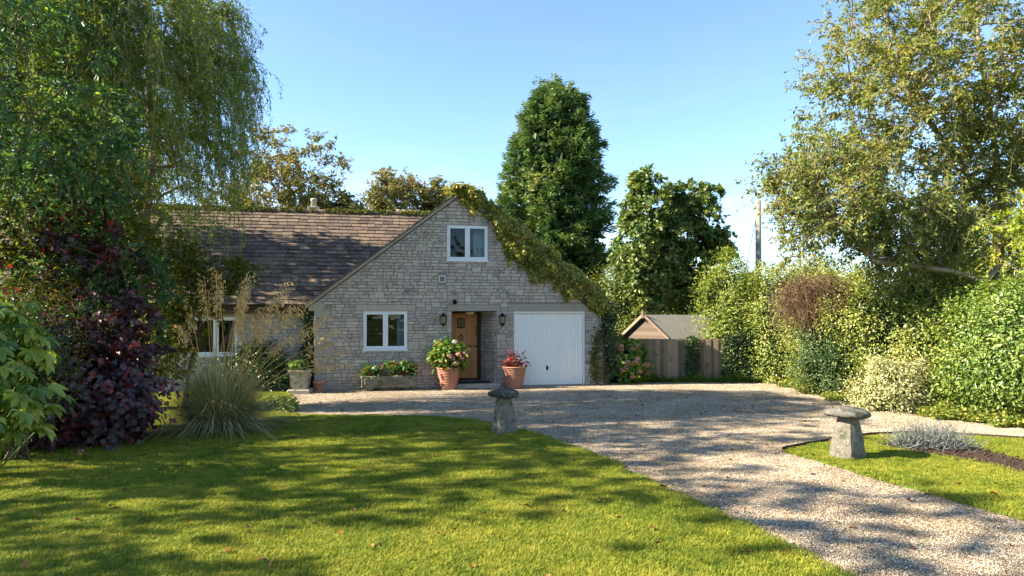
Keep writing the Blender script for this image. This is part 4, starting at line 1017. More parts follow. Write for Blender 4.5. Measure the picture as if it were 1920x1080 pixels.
# ------------------------------------------------------------------ right-hand shrubs
hg = 'hedge shrubs along the drive'
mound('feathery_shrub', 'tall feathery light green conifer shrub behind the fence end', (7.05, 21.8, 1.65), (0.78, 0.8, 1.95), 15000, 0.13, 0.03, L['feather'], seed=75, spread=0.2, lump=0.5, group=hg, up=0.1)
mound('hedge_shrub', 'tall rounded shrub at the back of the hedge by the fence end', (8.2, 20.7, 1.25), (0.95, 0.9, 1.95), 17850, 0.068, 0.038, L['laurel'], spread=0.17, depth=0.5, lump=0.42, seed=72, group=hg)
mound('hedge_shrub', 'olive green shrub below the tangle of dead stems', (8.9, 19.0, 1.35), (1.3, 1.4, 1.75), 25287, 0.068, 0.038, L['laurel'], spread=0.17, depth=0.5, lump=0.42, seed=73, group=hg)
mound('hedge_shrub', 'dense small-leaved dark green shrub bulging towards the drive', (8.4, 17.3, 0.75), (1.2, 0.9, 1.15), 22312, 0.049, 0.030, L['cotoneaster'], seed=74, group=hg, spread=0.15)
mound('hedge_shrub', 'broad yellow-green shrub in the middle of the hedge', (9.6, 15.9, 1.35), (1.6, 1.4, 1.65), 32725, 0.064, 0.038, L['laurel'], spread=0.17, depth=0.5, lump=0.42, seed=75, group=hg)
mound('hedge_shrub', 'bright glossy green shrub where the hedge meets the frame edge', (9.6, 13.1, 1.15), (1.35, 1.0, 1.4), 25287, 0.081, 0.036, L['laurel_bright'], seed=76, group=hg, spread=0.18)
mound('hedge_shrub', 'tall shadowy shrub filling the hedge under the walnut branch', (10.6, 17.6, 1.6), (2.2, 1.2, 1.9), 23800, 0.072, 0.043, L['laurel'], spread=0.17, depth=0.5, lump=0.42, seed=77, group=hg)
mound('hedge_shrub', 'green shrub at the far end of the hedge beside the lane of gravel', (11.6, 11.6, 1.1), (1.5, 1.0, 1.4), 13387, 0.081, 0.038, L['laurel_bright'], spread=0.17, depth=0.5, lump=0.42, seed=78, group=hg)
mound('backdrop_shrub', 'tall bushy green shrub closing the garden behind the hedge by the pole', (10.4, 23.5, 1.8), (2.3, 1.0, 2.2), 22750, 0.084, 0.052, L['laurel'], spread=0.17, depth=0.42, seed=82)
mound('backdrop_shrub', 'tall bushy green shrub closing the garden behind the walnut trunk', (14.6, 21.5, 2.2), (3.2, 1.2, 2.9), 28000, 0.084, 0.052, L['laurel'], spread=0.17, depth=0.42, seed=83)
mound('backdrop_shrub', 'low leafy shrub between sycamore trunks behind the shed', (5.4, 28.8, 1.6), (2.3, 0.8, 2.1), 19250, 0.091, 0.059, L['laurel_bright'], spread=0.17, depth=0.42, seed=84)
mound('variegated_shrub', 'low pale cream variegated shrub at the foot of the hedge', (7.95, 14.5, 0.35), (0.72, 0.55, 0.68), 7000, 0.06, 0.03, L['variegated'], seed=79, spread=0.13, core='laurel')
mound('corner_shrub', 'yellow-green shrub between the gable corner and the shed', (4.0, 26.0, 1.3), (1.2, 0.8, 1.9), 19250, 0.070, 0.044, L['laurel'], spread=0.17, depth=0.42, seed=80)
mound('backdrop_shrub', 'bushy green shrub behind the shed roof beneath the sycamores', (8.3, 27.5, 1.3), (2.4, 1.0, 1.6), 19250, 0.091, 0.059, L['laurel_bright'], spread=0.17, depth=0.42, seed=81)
# dead climber tangle
dc = np.array([7.75, 18.05, 0.0]); de = tag(empty('dead_climber', dc), 'brown tangle of dead climber stems hanging over the hedge', 'dead climber')
segs = []
for i in range(1500):
    d = rdir(1)[0]; d[1] = -abs(d[1]) + rng.normal() * 0.15; d[2] = d[2] * 0.75 + 0.25; p0 = np.array([7.7, 17.8, 2.3]) + unit(d) * np.array([0.82, 0.66, 0.72]) * rng.uniform(0.7, 1.04)
    v = unit(np.array([d[0] * 0.7, d[1] * 0.7, 0.3]) + rng.normal(size=3) * 0.35); r0 = rng.uniform(0.003, 0.006)
    for s_ in range(6):
        v = unit(v + np.array([-0.10 * (p0[0] - 7.75), 0, -0.34]) + rng.normal(size=3) * 0.33); p1 = p0 + v * rng.uniform(0.07, 0.15); segs.append((p0, p1, r0, r0 * 0.9)); p0 = p1
V, F = tubes(segs, 3); mesh_fast('dead_stems', V - dc, F, L['dead'], de, np.repeat(rng.uniform(0, 1, len(segs)), 6))
V, F = tubes([(dc, dc + (0.1, 0.2, 1.2), 0.03, 0.025), (dc + (0.1, 0.2, 1.2), dc + (0, 0, 2.4), 0.025, 0.012)]); mesh_fast('main_stem', V - dc, F, M['bark'], de, np.full(len(V), 0.5))
Pd = np.array([7.75, 18.1, 2.3]) + rdir(2500) * np.array([0.68, 0.5, 0.6]) * rng.uniform(0.3, 1, (2500, 1)); leaf_object('dead_leaves', Pd, rdir(2500), 0.07, 0.03, L['dead'], de, dc)

# ground ivy along the foot of the hedge
edge = np.array([(7.75, 20.2), (7.6, 18.5), (7.55, 17.0), (7.7, 15.2), (8.1, 13.6), (8.7, 12.5), (9.4, 11.9), (10.6, 11.2), (12.0, 10.5)])
n = 14000; t = rng.uniform(0, len(edge) - 1.001, n); i = t.astype(int); f = (t - i)[:, None]
P = edge[i] * (1 - f) + edge[i + 1] * f; tang = unit(edge[i + 1] - edge[i]); perp = np.stack([-tang[:, 1], tang[:, 0]], 1)
w = rng.uniform(0, 1, n) ** 1.3 * 0.75 - 0.1 + 0.16 * np.sin(t * 7) + 0.1 * np.sin(t * 17)
P = np.c_[P + perp * w[:, None] * np.where(perp[:, :1] > 0, 1, -1), 0.02 + np.abs(rng.normal(size=n)) * 0.06 + np.maximum(w, 0) * 0.2]
tag(leaf_object('ground_ivy', P, unit(UP + rng.normal(size=(n, 3)) * 0.4), 0.06 * rng.uniform(0.6, 1.3, n), 0.05, L['laurel'], None), 'low ivy creeping along the foot of the hedge', kind='stuff')
n = 5200; x = rng.uniform(3.5, 7.7, n); y = 20.62 - np.abs(rng.normal(size=n)) * 0.14; P = np.c_[x, y, np.abs(rng.normal(size=n)) * 0.05 * (1 + np.sin(x * 5)) + 0.01]
tag(leaf_object('fern_strip', P, unit(UP * 0.6 + rng.normal(size=(n, 3)) * 0.5), 0.16 * rng.uniform(0.6, 1.3, n), 0.018, L['herb'], None, axis=unit(rng.normal(size=(n, 3)) + UP * 0.7)), 'strip of low green ferny plants along the fence foot', kind='stuff')

# ------------------------------------------------------------------ ivy on the gable
HB = HW(0, 0); cth, sth = math.cos(TH), math.sin(TH)
def loc2w(P): P = np.asarray(P); return np.stack([HB.x + P[:, 0] * cth - P[:, 1] * sth, HB.y + P[:, 0] * sth + P[:, 1] * cth, P[:, 2]], 1)
FN = np.array([sth, -cth, 0.0])              # outward normal of the front wall
upc = np.array([(3.70, 5.40), (3.83, 5.52), (4.02, 5.58), (4.47, 5.30), (4.99, 4.97), (5.89, 4.23), (6.81, 3.53), (7.43, 3.06), (7.99, 2.50), (8.25, 2.2)])
loc_ = np.array([(3.70, 5.30), (3.83, 5.24), (4.05, 5.10), (4.47, 4.78), (4.99, 4.21), (5.06, 3.85), (5.29, 3.45), (5.89, 3.13), (6.66, 2.72), (7.12, 2.5), (7.59, 2.32), (7.99, 2.1), (8.25, 1.9)])
n = 15000; u = 3.7 + 4.5 * rng.uniform(0, 1, n) ** 0.9; zu = np.interp(u, upc[:, 0], upc[:, 1]) + 0.05 * np.sin(u * 9) + 0.06 * np.sin(u * 23) * np.sin(u * 3.1); zl = np.interp(u, loc_[:, 0], loc_[:, 1]) + 0.13 * np.sin(u * 7 + 1) + 0.09 * np.sin(u * 19) + 0.05 * np.sin(u * 43)
f = rng.uniform(0, 1, n); z = zl + (zu - zl) * f + rng.normal(size=n) * 0.03
bulge = 0.08 + 0.12 * np.sin(np.pi * np.clip(f, 0.05, 0.95)) + 0.10 * np.sin(u * 6 + z * 5) * np.sin(z * 7 - u) + 0.05 * np.sin(u * 17 + z * 13)
PI = np.stack([u, -bulge * rng.uniform(0.3, 1.15, n), z], 1)
n2 = 5000; u2 = 3.9 + 4.3 * rng.uniform(0, 1, n2); zr = np.interp(u2, [PK, W + 0.3], [ZP + 0.12, ZE - 0.1]) ; PI2 = np.stack([u2, rng.uniform(-0.15, 0.9, n2), zr + np.abs(rng.normal(size=n2)) * 0.12 + 0.06 * np.sin(u2 * 9)], 1)
n3 = 1500; PI3 = np.stack([rng.normal(size=n3) * 0.18 + 3.88, rng.uniform(-0.25, 0.3, n3), 5.42 + rng.normal(size=n3) * 0.08], 1)
iv = tag(empty('ivy', HW(8.0, -0.05)), 'yellow-green ivy covering one slope of the gable', 'ivy')
PA = loc2w(np.concatenate([PI, PI2, PI3])); nn = np.concatenate([unit(FN * 0.7 + UP * 0.45 + rng.normal(size=(n, 3)) * 0.45), unit(UP + FN * 0.3 + rng.normal(size=(n2 + n3, 3)) * 0.45)])
ib = np.array(HW(8.0, -0.05)); leaf_object('foliage', PA, nn, 0.085 * rng.uniform(0.6, 1.3, len(PA)), 0.07 * rng.uniform(0.7, 1.2, len(PA)), L['ivy'], iv, ib, axis=unit(-UP + rng.normal(size=(len(PA), 3)) * 0.6), hexa=False)
sg = []
for k in range(9):
    p0 = np.array([8.0 + rng.normal() * 0.05, -0.04, 0.0])
    tu = rng.uniform(4.2, 7.6); tz = np.interp(tu, loc_[:, 0], loc_[:, 1]) + 0.3
    p1 = np.array([7.9, -0.05, 1.9]); p2 = np.array([tu, -0.06, tz]); Q = loc2w([p0, p1, (p1 + p2) / 2 + [0, -0.02, 0.1], p2])
    sg += [(Q[j], Q[j + 1], 0.018 - 0.004 * j, 0.014 - 0.004 * j) for j in range(3)]
V, F = tubes(sg); tag(mesh_fast('stems', V - ib, F, M['bark'], iv, rng.uniform(0, 1, len(V))), kind='stuff')
def wall_climber(name, label, cu, cy, z0, z1, w, n, mat, seed, Ln=0.07, thin=0.07, cat='climber'):
    b = HW(cu, cy); e = tag(empty(name, b), label, cat); zc = rng.uniform(z0, z1, n); wob = 0.5 * np.sin(zc * 4 + seed) * w
    P = loc2w(np.stack([cu + wob + rng.normal(size=n) * w, cy - np.abs(rng.normal(size=n)) * thin - 0.03, zc + rng.normal(size=n) * 0.04], 1))
    leaf_object('foliage', P, unit(FN + UP * 0.3 + rng.normal(size=P.shape) * 0.5), Ln * rng.uniform(0.6, 1.3, n), Ln * 0.7, mat, e, np.array(b))
    pts = loc2w([(cu + 0.5 * math.sin(zq * 4 + seed) * w, cy - 0.03, zq) for zq in np.linspace(0, z1, 9)]); V, F = tubes([(pts[j], pts[j + 1], 0.014, 0.012) for j in range(8)]); tag(mesh_fast('stems', V - np.array(b), F, M['bark'], e, rng.uniform(0, 1, len(V))), kind='stuff')
    return e
wall_climber('climber', 'sparse reddish climber on the wall between garage and corner', 7.72, -0.02, 0.1, 1.5, 0.09, 420, L['maple'], 2)
wall_climber('climber', 'leafy green plant hanging down the outer corner beneath the ivy', 8.12, 0.05, 0.2, 2.3, 0.12, 1700, L['ivy_dark'], 5, thin=0.12)
wall_climber('climber', 'dark evergreen climber in the corner between wing and gable', -0.14, 0.42, 0.1, 2.2, 0.09, 2600, L['ivy_dark'], 1, thin=0.14)

# moss along the wing ridge
n = 7000; u = rng.uniform(-10.2, 4.0, n); cl = (np.sin(u * 5) + np.sin(u * 13 + 1) + np.sin(u * 2.1)) > -1.0; u = u[cl]; n = len(u)
a = rng.uniform(0.0, 2.2, n); Pm = np.stack([u, RY - 0.14 * np.cos(a), RZ - 0.02 + 0.118 * np.sin(a)], 1) + rng.normal(size=(n, 3)) * (0.02, 0.03, 0.015)
V, F, k = leaves(Pm, rdir(n), 0.07, 0.05); tag(mesh_fast('moss', V, F, M['moss'], roof_o, np.repeat(rng.uniform(0, 1, n), k)), kind='stuff')

# ------------------------------------------------------------------ left border plants
pe1 = broadleaf('purple_shrub', 'large loose purple-leaved shrub with some red leaves in the border', (-6.9, 11.4, 0), [[(0, 0, 0), (0.05, 0, 0.9), (0.0, 0, 1.8), (-0.1, 0, 3.0)], [(0.1, -0.1, 0), (0.4, -0.2, 0.8), (0.6, -0.2, 1.7)]],
          np.concatenate([blob(40, (-7.0, 11.2, 2.7), (1.2, 0.8, 1.1), lo=0.2, seed=90), blob(52, (-6.6, 11.0, 1.5), (0.9, 0.7, 0.9), lo=0.2, seed=89)]), L['purple'], M['bark'], per=34, spread=0.17, Ln=0.11, Wd=0.10, rmax=0.06, hexa=True, cat='shrub', droopy=0.6)
mound('purple_shrub', 'low dense purple shrub spilling onto the lawn beside the ornamental grass', (-6.35, 10.75, 0.55), (0.82, 0.6, 0.78), 5200, 0.095, 0.085, L['purple'], seed=92, hexa=True, spread=0.16, core='purple', lump=0.35)
mound('purple_shrub', 'dark purple shrub behind the broad-leaved plant', (-7.45, 10.3, 0.9), (0.85, 0.7, 1.1), 6000, 0.1, 0.09, L['purple'], seed=93, hexa=True, spread=0.2, core='purple', lump=0.35)
broadleaf('dark_border_shrub', 'dark green shrub growing through the purple leaves', (-7.3, 12.0, 0), [[(0, 0, 0), (0.05, 0, 1.2), (0.1, 0, 2.6)]], blob(150, (-7.0, 11.5, 2.2), (1.3, 0.8, 1.7), lo=0.2, seed=88), L['ash'], M['bark'], per=55, spread=0.2, Ln=0.09, Wd=0.05, rmax=0.05, cat='shrub')
broadleaf('maple_shrub', 'airy yellow-green shrub between the purple bush and the wing window', (-6.9, 14.6, 0), [[(0, 0, 0), (0.1, 0, 0.8), (0.3, 0, 1.6), (0.4, 0, 2.6)], [(0.05, 0, 0.0), (0.5, -0.1, 0.9), (0.9, -0.1, 1.7)]],
          np.concatenate([blob(110, (-6.95, 14.5, 2.6), (0.95, 0.8, 1.1), lo=0.2, seed=101), blob(26, (-6.0, 14.6, 2.85), (0.45, 0.5, 0.4), seed=102), blob(80, (-7.8, 14.3, 2.9), (1.0, 0.9, 1.2), seed=103), blob(45, (-7.2, 14.4, 1.4), (0.6, 0.6, 0.7), seed=104)]),
          L['maple'], M['bark'], per=55, spread=0.16, Ln=0.085, Wd=0.05, rmax=0.05, rtip=0.004, cat='shrub')
broadleaf('border_shrub', 'green leafy shrub under the overhanging tree above the purple bush', (-8.0, 11.9, 0), [(0, 0, 0), (0.1, 0, 1.5), (0.3, 0, 3.0)],
          blob(150, (-7.7, 11.8, 3.4), (1.6, 0.9, 1.2), lo=0.2, seed=105), L['maple'], M['bark'], per=60, spread=0.2, Ln=0.1, Wd=0.05, rmax=0.06, cat='shrub')
mound('fine_shrub', 'fine-leaved olive shrub above the broad-leaved plant', (-6.75, 9.4, 1.45), (0.75, 0.6, 0.85), 9000, 0.055, 0.012, L['maple'], seed=106, spread=0.13, core='ivy_dark')
mound('dark_shrub', 'dark evergreen shrub below the wing wall beside the urn', (-6.55, 18.0, 0.42), (0.85, 0.45, 0.72), 6500, 0.09, 0.04, L['cotoneaster'], seed=107, spread=0.13)
mound('groundcover_plant', 'small blue-green leafy plant at the gravel corner', (-4.75, 14.35, 0.06), (0.36, 0.22, 0.14), 900, 0.09, 0.045, L['feather'], seed=108, spread=0.06, stems=False, core='herb')

# broad lobed-leaf plant
def lobed_leaf(size, nl=7):
    V = [(0, 0, 0)]; F = []
    ring = []
    for i in range(nl):
        a = -2.2 + 4.4 * i / (nl - 1); L_ = size * (1.0 - 0.32 * abs(a) / 2.2)
        for da, rr_, zz_ in ((-0.34, 0.62, 0.09), (-0.2, 0.84, 0.03), (0.0, 1.0, -0.06), (0.2, 0.84, 0.03)):
            ring.append(((a + da), L_ * rr_, zz_ * size))
    for a, r_, zq in ring: V.append((r_ * math.sin(a), r_ * math.cos(a), zq - 0.25 * r_ * r_ / size))
    for i in range(1, len(ring)): F.append((0, i + 1, i))
    return V, F
fb = np.array([-6.35, 8.35, 0.0]); fe = tag(empty('broad_leaf_plant', fb), 'bright green plant with large lobed leaves at the lawn edge', 'plant')
variants = []
for k in range(5):
    V, F = lobed_leaf(0.15 + 0.02 * k, 7)
    me = MB().add(V, F, random.random()); variants.append(me)
st = []
for k in range(150):
    a = rng.uniform(-1.9, 1.6); zt = rng.uniform(0.6, 2.15); rr_ = rng.uniform(0.25, 0.8) * (1.1 - 0.3 * abs(zt - 1.0))
    p = np.array([rr_ * math.cos(a), rr_ * math.sin(a) * 0.8 - 0.05, zt])
    mb = variants[k % 5]; o = MB(); o.v = mb.v; o.f = mb.f; o.r = [random.random()] * len(mb.v)
    lf = o.build('leaf', L['fatsia'], fe); lf.location = p
    tilt = rng.uniform(0.25, 1.0); lf.rotation_euler = (-tilt, rng.normal() * 0.25, a - math.pi / 2 + rng.normal() * 0.35)
    st.append((np.array([0.05 * math.cos(a), 0.05 * math.sin(a), max(0.02, zt - 0.6)]), p, 0.009, 0.006))
for k in range(5): st.append((np.array([0, 0, 0.]), np.array([rng.normal() * 0.1, rng.normal() * 0.1, 1.6]), 0.03, 0.015))
V, F = tubes(st); tag(mesh_fast('stems', V, F, L['herb'], fe, rng.uniform(0, 1, len(V))), kind='stuff')

# ornamental grass
gb = np.array([-5.02, 11.9, 0.0]); ge = tag(empty('ornamental_grass', gb), 'big clump of ornamental grass with golden flower plumes on the lawn', 'ornamental grass')
n = 7500; a = rng.uniform(0, 6.283, n); r0 = 0.36 * np.sqrt(rng.uniform(0, 1, n)); ln = rng.uniform(0.6, 1.6, n) * np.where(rng.uniform(0, 1, n) < 0.12, 1.35, 1.0); spreadv = np.where(rng.uniform(0, 1, n) < 0.3, rng.uniform(0.6, 1.05, n), rng.uniform(0.03, 0.6, n)) * (0.4 + r0 / 0.30 * 0.7)
d = np.stack([np.cos(a), np.sin(a), np.zeros(n)], 1); sd_ = np.stack([-np.sin(a), np.cos(a), np.zeros(n)], 1)
ln = ln * (1 - 0.38 * np.clip(spreadv - 0.3, 0, 1)); b0 = d * r0[:, None]; pts = []
for t in (0, 0.35, 0.7, 1.0):
    pts.append(b0 + d * (spreadv * ln * (0.5 * t + 0.55 * t * t))[:, None] + UP * (ln * (0.95 * t - (0.18 + 0.65 * spreadv) * t * t))[:, None] + rng.normal(size=(n, 3)) * 0.035 * t)
V = np.stack([q + s_ * sd_ * (w_ if True else 0) for q, w_ in zip(pts, (0.0055, 0.005, 0.004, 0.001)) for s_ in (-1, 1)], 1).reshape(-1, 3); V[:, 2] = np.maximum(V[:, 2], 0.035)
k = np.arange(n)[:, None] * 8; F = np.concatenate([k + [2 * j, 2 * j + 1, 2 * j + 3, 2 * j + 2] for j in range(3)])
tag(mesh_fast('blades', V, F, L['stipa'], ge, np.repeat(rng.uniform(0, 1, n), 8)), kind='stuff')
ends = [(-0.75, 2.25), (-0.45, 2.5), (-0.3, 2.75), (-0.15, 2.6), (-0.05, 2.85), (0.05, 2.5), (0.2, 2.8), (0.3, 2.3), (0.45, 2.65), (0.55, 2.45), (0.7, 2.75), (0.8, 2.2), (0.9, 2.5), (1.0, 2.0), (1.15, 2.6), (1.25, 2.25), (1.4, 2.4), (1.5, 1.9), (1.65, 2.3), (1.7, 1.6), (1.85, 2.05), (1.95, 1.45), (2.1, 1.85), (2.2, 1.3), (1.3, 1.75), (-0.95, 1.9), (0.6, 2.0), (0.35, 2.0), (1.0, 2.35), (1.75, 1.25)]
for (ex, ez) in ends:
    p0 = np.array([rng.normal() * 0.12, rng.normal() * 0.12, 0.05]); e_ = np.array([ex + rng.normal() * 0.05, rng.normal() * 0.4, ez]); 
    Q = [p0 * (1 - t) + e_ * t + UP * 0.28 * math.sin(t * 3.1) * (0.3 + abs(ex) * 0.3) - UP * 0.10 * t ** 3 for t in np.linspace(0, 1, 9)]
    segs = [(Q[j], Q[j + 1], 0.0072 - 0.0004 * j, 0.0068 - 0.0004 * j) for j in range(8)]
    V, F = tubes(segs); stem = mesh_fast('flower_stem', V, F, L['straw'], ge, rng.uniform(0, 1, len(V)))
    m_ = 62; t = rng.uniform(0.76, 1.04, m_); j = np.clip((t * 8).astype(int), 0, 7); fr2 = (t * 8 - j)[:, None]; QA = np.array(Q + [Q[-1]])
    P = QA[j] * (1 - fr2) + QA[j + 1] * fr2; hang = rng.uniform(0.01, 0.11, m_) * np.clip((1.08 - t) / 0.2, 0.3, 1)
    P = P + np.stack([rng.normal(size=m_) * 0.04 + 0.05 * np.sign(ex), rng.normal(size=m_) * 0.05, -hang], 1)
    Vp, Fp, kk = leaves(P, rdir(m_), 0.075, 0.022, unit(np.stack([rng.normal(size=m_) * 0.4 + 0.4 * np.sign(ex), rng.normal(size=m_) * 0.4, -np.ones(m_)], 1)))
    mesh_fast('plume', Vp, Fp, L['straw'], stem, np.repeat(rng.uniform(0, 1, m_), kk))

# ------------------------------------------------------------------ pots and planters
def flower_heads(n, C, r, mat, parent, base, name='flower_head', per=70):
    for c in C:
        d = rdir(per); P = np.asarray(c) + d * r * rng.uniform(0.7, 1.0, (per, 1)) * np.array([1, 1, 0.75])
        leaf_object(name, P, d, r * 0.55, r * 0.5, mat, parent, base)

def ribbed_pot(u, y, label):
    b = HW(u, y); e = tag(empty('terracotta_pot', b), label, 'plant pot', 'ribbed terracotta pots beside the door')
    prof = [(0.0, 0.0), (0.195, 0.0)]
    for i in range(12):
        z0 = 0.02 + i * 0.044; rb = 0.20 + 0.11 * (z0 / 0.55) ** 0.8
        prof += [(rb - 0.006, z0), (rb + 0.012, z0 + 0.014), (rb + 0.012, z0 + 0.03), (rb - 0.004, z0 + 0.043)]
    prof += [(0.325, 0.555), (0.335, 0.575), (0.33, 0.595), (0.30, 0.595), (0.285, 0.54)]
    MB().lathe(prof, 40, cap=False).build('pot_body', M['terracotta'], e, True); MB().lathe([(0.29, 0.545), (0.0, 0.55)], 24, cap=False).build('soil', M['soil'], e)
    return np.array(b)
b1 = ribbed_pot(3.50, -0.42, 'ribbed terracotta pot with the leafy hydrangea, left of the door')
b2 = ribbed_pot(5.29, -0.44, 'ribbed terracotta pot with the small red plant, before the garage jamb')
def potted(name, label, b, zc, rad, n, Ln, Wd, mat, seed, cat='plant', spread=0.08, nclump=None):
    e = tag(empty(name, (b[0], b[1], 0.545)), label, cat)
    c = np.array([b[0], b[1], zc]); g = np.random.default_rng(seed)
    nc = nclump or 60; C = c + rdir(nc) * np.asarray(rad) * (rng.uniform(0.2, 1, (nc, 1)) ** 0.5); C = C[C[:, 2] > 0.56]; nc = len(C)
    idx = rng.integers(0, nc, n); off = rng.normal(size=(n, 3)) * spread; P = C[idx] + off; P[:, 2] = np.maximum(P[:, 2], 0.57)
    leaf_object('foliage', P, unit(UP * 0.7 + (P - c) + rng.normal(size=P.shape) * 0.4), Ln * rng.uniform(0.7, 1.3, n), Wd, mat, e, (b[0], b[1], 0.545), axis=unit(off + rng.normal(size=P.shape) * 0.05 - UP * 0.03), hexa=True)
    V, F = tubes([(np.array([b[0] + rng.normal() * 0.06, b[1] + rng.normal() * 0.06, 0.545]), q, 0.007, 0.004) for q in C[:40]]); tag(mesh_fast('stems', V - np.array([b[0], b[1], 0.545]), F, L['herb'], e, rng.uniform(0, 1, len(V))), kind='stuff')
    return e, np.array([b[0], b[1], 0.545])
hy, hb = potted('hydrangea', 'leafy potted hydrangea with faded pink heads and a white bloom by the door', b1, 0.93, (0.46, 0.36, 0.38), 1150, 0.12, 0.075, L['hydrangea'], 1)
fh = [(0.12, -0.3, 0.85), (0.28, -0.25, 0.95), (0.45, -0.15, 0.98), (0.05, -0.33, 0.93), (0.2, -0.33, 0.72), (0.35, -0.2, 0.84), (-0.1, -0.32, 0.78)]
flower_heads(7, [b1 + np.array(q) for q in fh], 0.085, L['pink'], hy, hb); flower_heads(1, [b1 + np.array((0.17, -0.15, 1.28))], 0.07, L['white'], hy, hb)
rp_, rb_ = potted('red_plant', 'small potted shrub with red leaves and brown seed heads before the garage', b2, 0.72, (0.30, 0.22, 0.24), 190, 0.085, 0.055, L['red'], 2, nclump=36, spread=0.05)
flower_heads(5, [b2 + np.array(q) for q in ((0.22, -0.1, 0.95), (0.3, -0.05, 0.83), (0.18, -0.15, 0.78), (0.27, 0.0, 1.0), (0.33, -0.1, 0.72), (-0.18, -0.1, 0.86), (-0.05, -0.1, 0.93))], 0.045, L['dead'], rp_, rb_, 'seed_head', 40)

# stone trough
te = tag(at_house(empty('stone_trough', (0, 0, 0)), 1.92, -0.34, 0.0), 'long mossy stone trough below the ground-floor window', 'planter')
t_ = MB(); Lx, Wy, Hz = 0.70, 0.23, 0.40; z0 = 0.09
t_.cbox(-Lx, -Wy, z0, Lx, -Wy + 0.07, Hz, 0.015); t_.cbox(-Lx, Wy - 0.07, z0, Lx, Wy, Hz, 0.015); t_.cbox(-Lx, -Wy + 0.07, z0, -Lx + 0.07, Wy - 0.07, Hz, 0.012); t_.cbox(Lx - 0.07, -Wy + 0.07, z0, Lx, Wy - 0.07, Hz, 0.012); t_.box(-Lx + 0.06, -Wy + 0.06, z0, Lx - 0.06, Wy - 0.06, z0 + 0.06)
t_.build('trough_body', M['trough'], te)
for x in (-0.5, 0.5): MB().cbox(x - 0.1, -0.18, 0, x + 0.1, 0.18, z0, 0.01).build('support_block', M['trough'], te)
for x in (-0.42, 0.1): MB().cbox(x - 0.2, -Wy - 0.012, z0 + 0.06, x + 0.24, -Wy + 0.01, Hz - 0.06, 0.008).build('carved_panel', M['trough'], te)
MB().box(-Lx + 0.07, -Wy + 0.07, z0 + 0.1, Lx - 0.07, Wy - 0.07, Hz - 0.04).build('soil', M['soil'], te)
tb = np.array(HW(1.92, -0.34)); tl = tag(empty('trough_plants', (tb[0], tb[1], 0.36)), 'green and rusty bedding plants growing in the stone trough', 'plant')
n = 1500; cu = rng.uniform(-0.58, 0.66, 34); cz = 0.5 + 0.16 * np.exp(-((cu - 0.2) / 0.35) ** 2) + rng.normal(size=34) * 0.06; idx = rng.integers(0, 34, n)
P = loc2w(np.stack([1.92 + cu[idx] + rng.normal(size=n) * 0.06, -0.36 + rng.normal(size=n) * 0.1, np.maximum(cz[idx] + rng.normal(size=n) * 0.06, 0.38)], 1))
leaf_object('foliage', P, unit(UP + FN * 0.5 + rng.normal(size=P.shape) * 0.5), 0.085 * rng.uniform(0.6, 1.3, n), 0.065, L['geranium'], tl, (tb[0], tb[1], 0.36), hexa=True)
flower_heads(1, [loc2w([(1.55, -0.5, 0.6)])[0]], 0.06, L['white'], tl, (tb[0], tb[1], 0.36)); 
sg = [(loc2w([(1.92 + c_, -0.34, 0.37)])[0], loc2w([(1.92 + c_, -0.36, z_)])[0], 0.008, 0.005) for c_, z_ in zip(cu, cz)]; V, F = tubes(sg); tag(mesh_fast('stems', V - (tb[0], tb[1], 0.36), F, L['herb'], tl, rng.uniform(0, 1, len(V))), kind='stuff')

# stone urn on a slab and small clay pot
ub = HW(-0.30, -0.58); ue = tag(empty('stone_urn', ub, 0.1), 'weathered square stone planter at the corner of the gable', 'planter')
MB().cbox(-0.28, -0.28, 0.0, 0.28, 0.28, 0.11, 0.02).build('plinth', M['dressed'], ue)
def sq(mb, prof, rot=math.pi / 4, n=4, c=(0, 0, 0)):
    V = []; F = []
    for (r_, z_) in prof:
        for j in range(n): V.append((c[0] + r_ * 1.414 * math.cos(rot + j * 2 * math.pi / n), c[1] + r_ * 1.414 * math.sin(rot + j * 2 * math.pi / n), c[2] + z_))
    for k in range(len(prof) - 1):
        for j in range(n): F.append((k * n + j, k * n + (j + 1) % n, (k + 1) * n + (j + 1) % n, (k + 1) * n + j))
    F.append(tuple(range(n - 1, -1, -1))); return mb.add(V, F)
sq(MB(), [(0.19, 0.11), (0.19, 0.16), (0.205, 0.2), (0.22, 0.42), (0.225, 0.52), (0.26, 0.56), (0.26, 0.60), (0.22, 0.60), (0.21, 0.52)]).build('urn_body', M['lichen'], ue)
MB().box(-0.21, -0.21, 0.5, 0.21, 0.21, 0.53).build('soil', M['moss'], ue)
mound('urn_plant', 'low trailing green plant growing out of the stone planter', (ub.x - 0.05, ub.y, 0.68), (0.24, 0.2, 0.13), 500, 0.07, 0.04, L['herb'], seed=120, spread=0.05, zmin=0.56, stems=False, cat='plant', core='herb')
pb = HW(0.12, -0.3); pe = tag(empty('clay_pot', pb), 'small old clay pot tucked against the gable corner', 'plant pot')
MB().lathe([(0.10, 0), (0.14, 0.22), (0.155, 0.22), (0.155, 0.27), (0.135, 0.27), (0.13, 0.22)], 20, cap=False).build('pot_body', M['terracotta'], pe, True)
MB().lathe([(0.135, 0.235), (0.0, 0.24)], 16, cap=False).build('soil', M['soil'], pe)

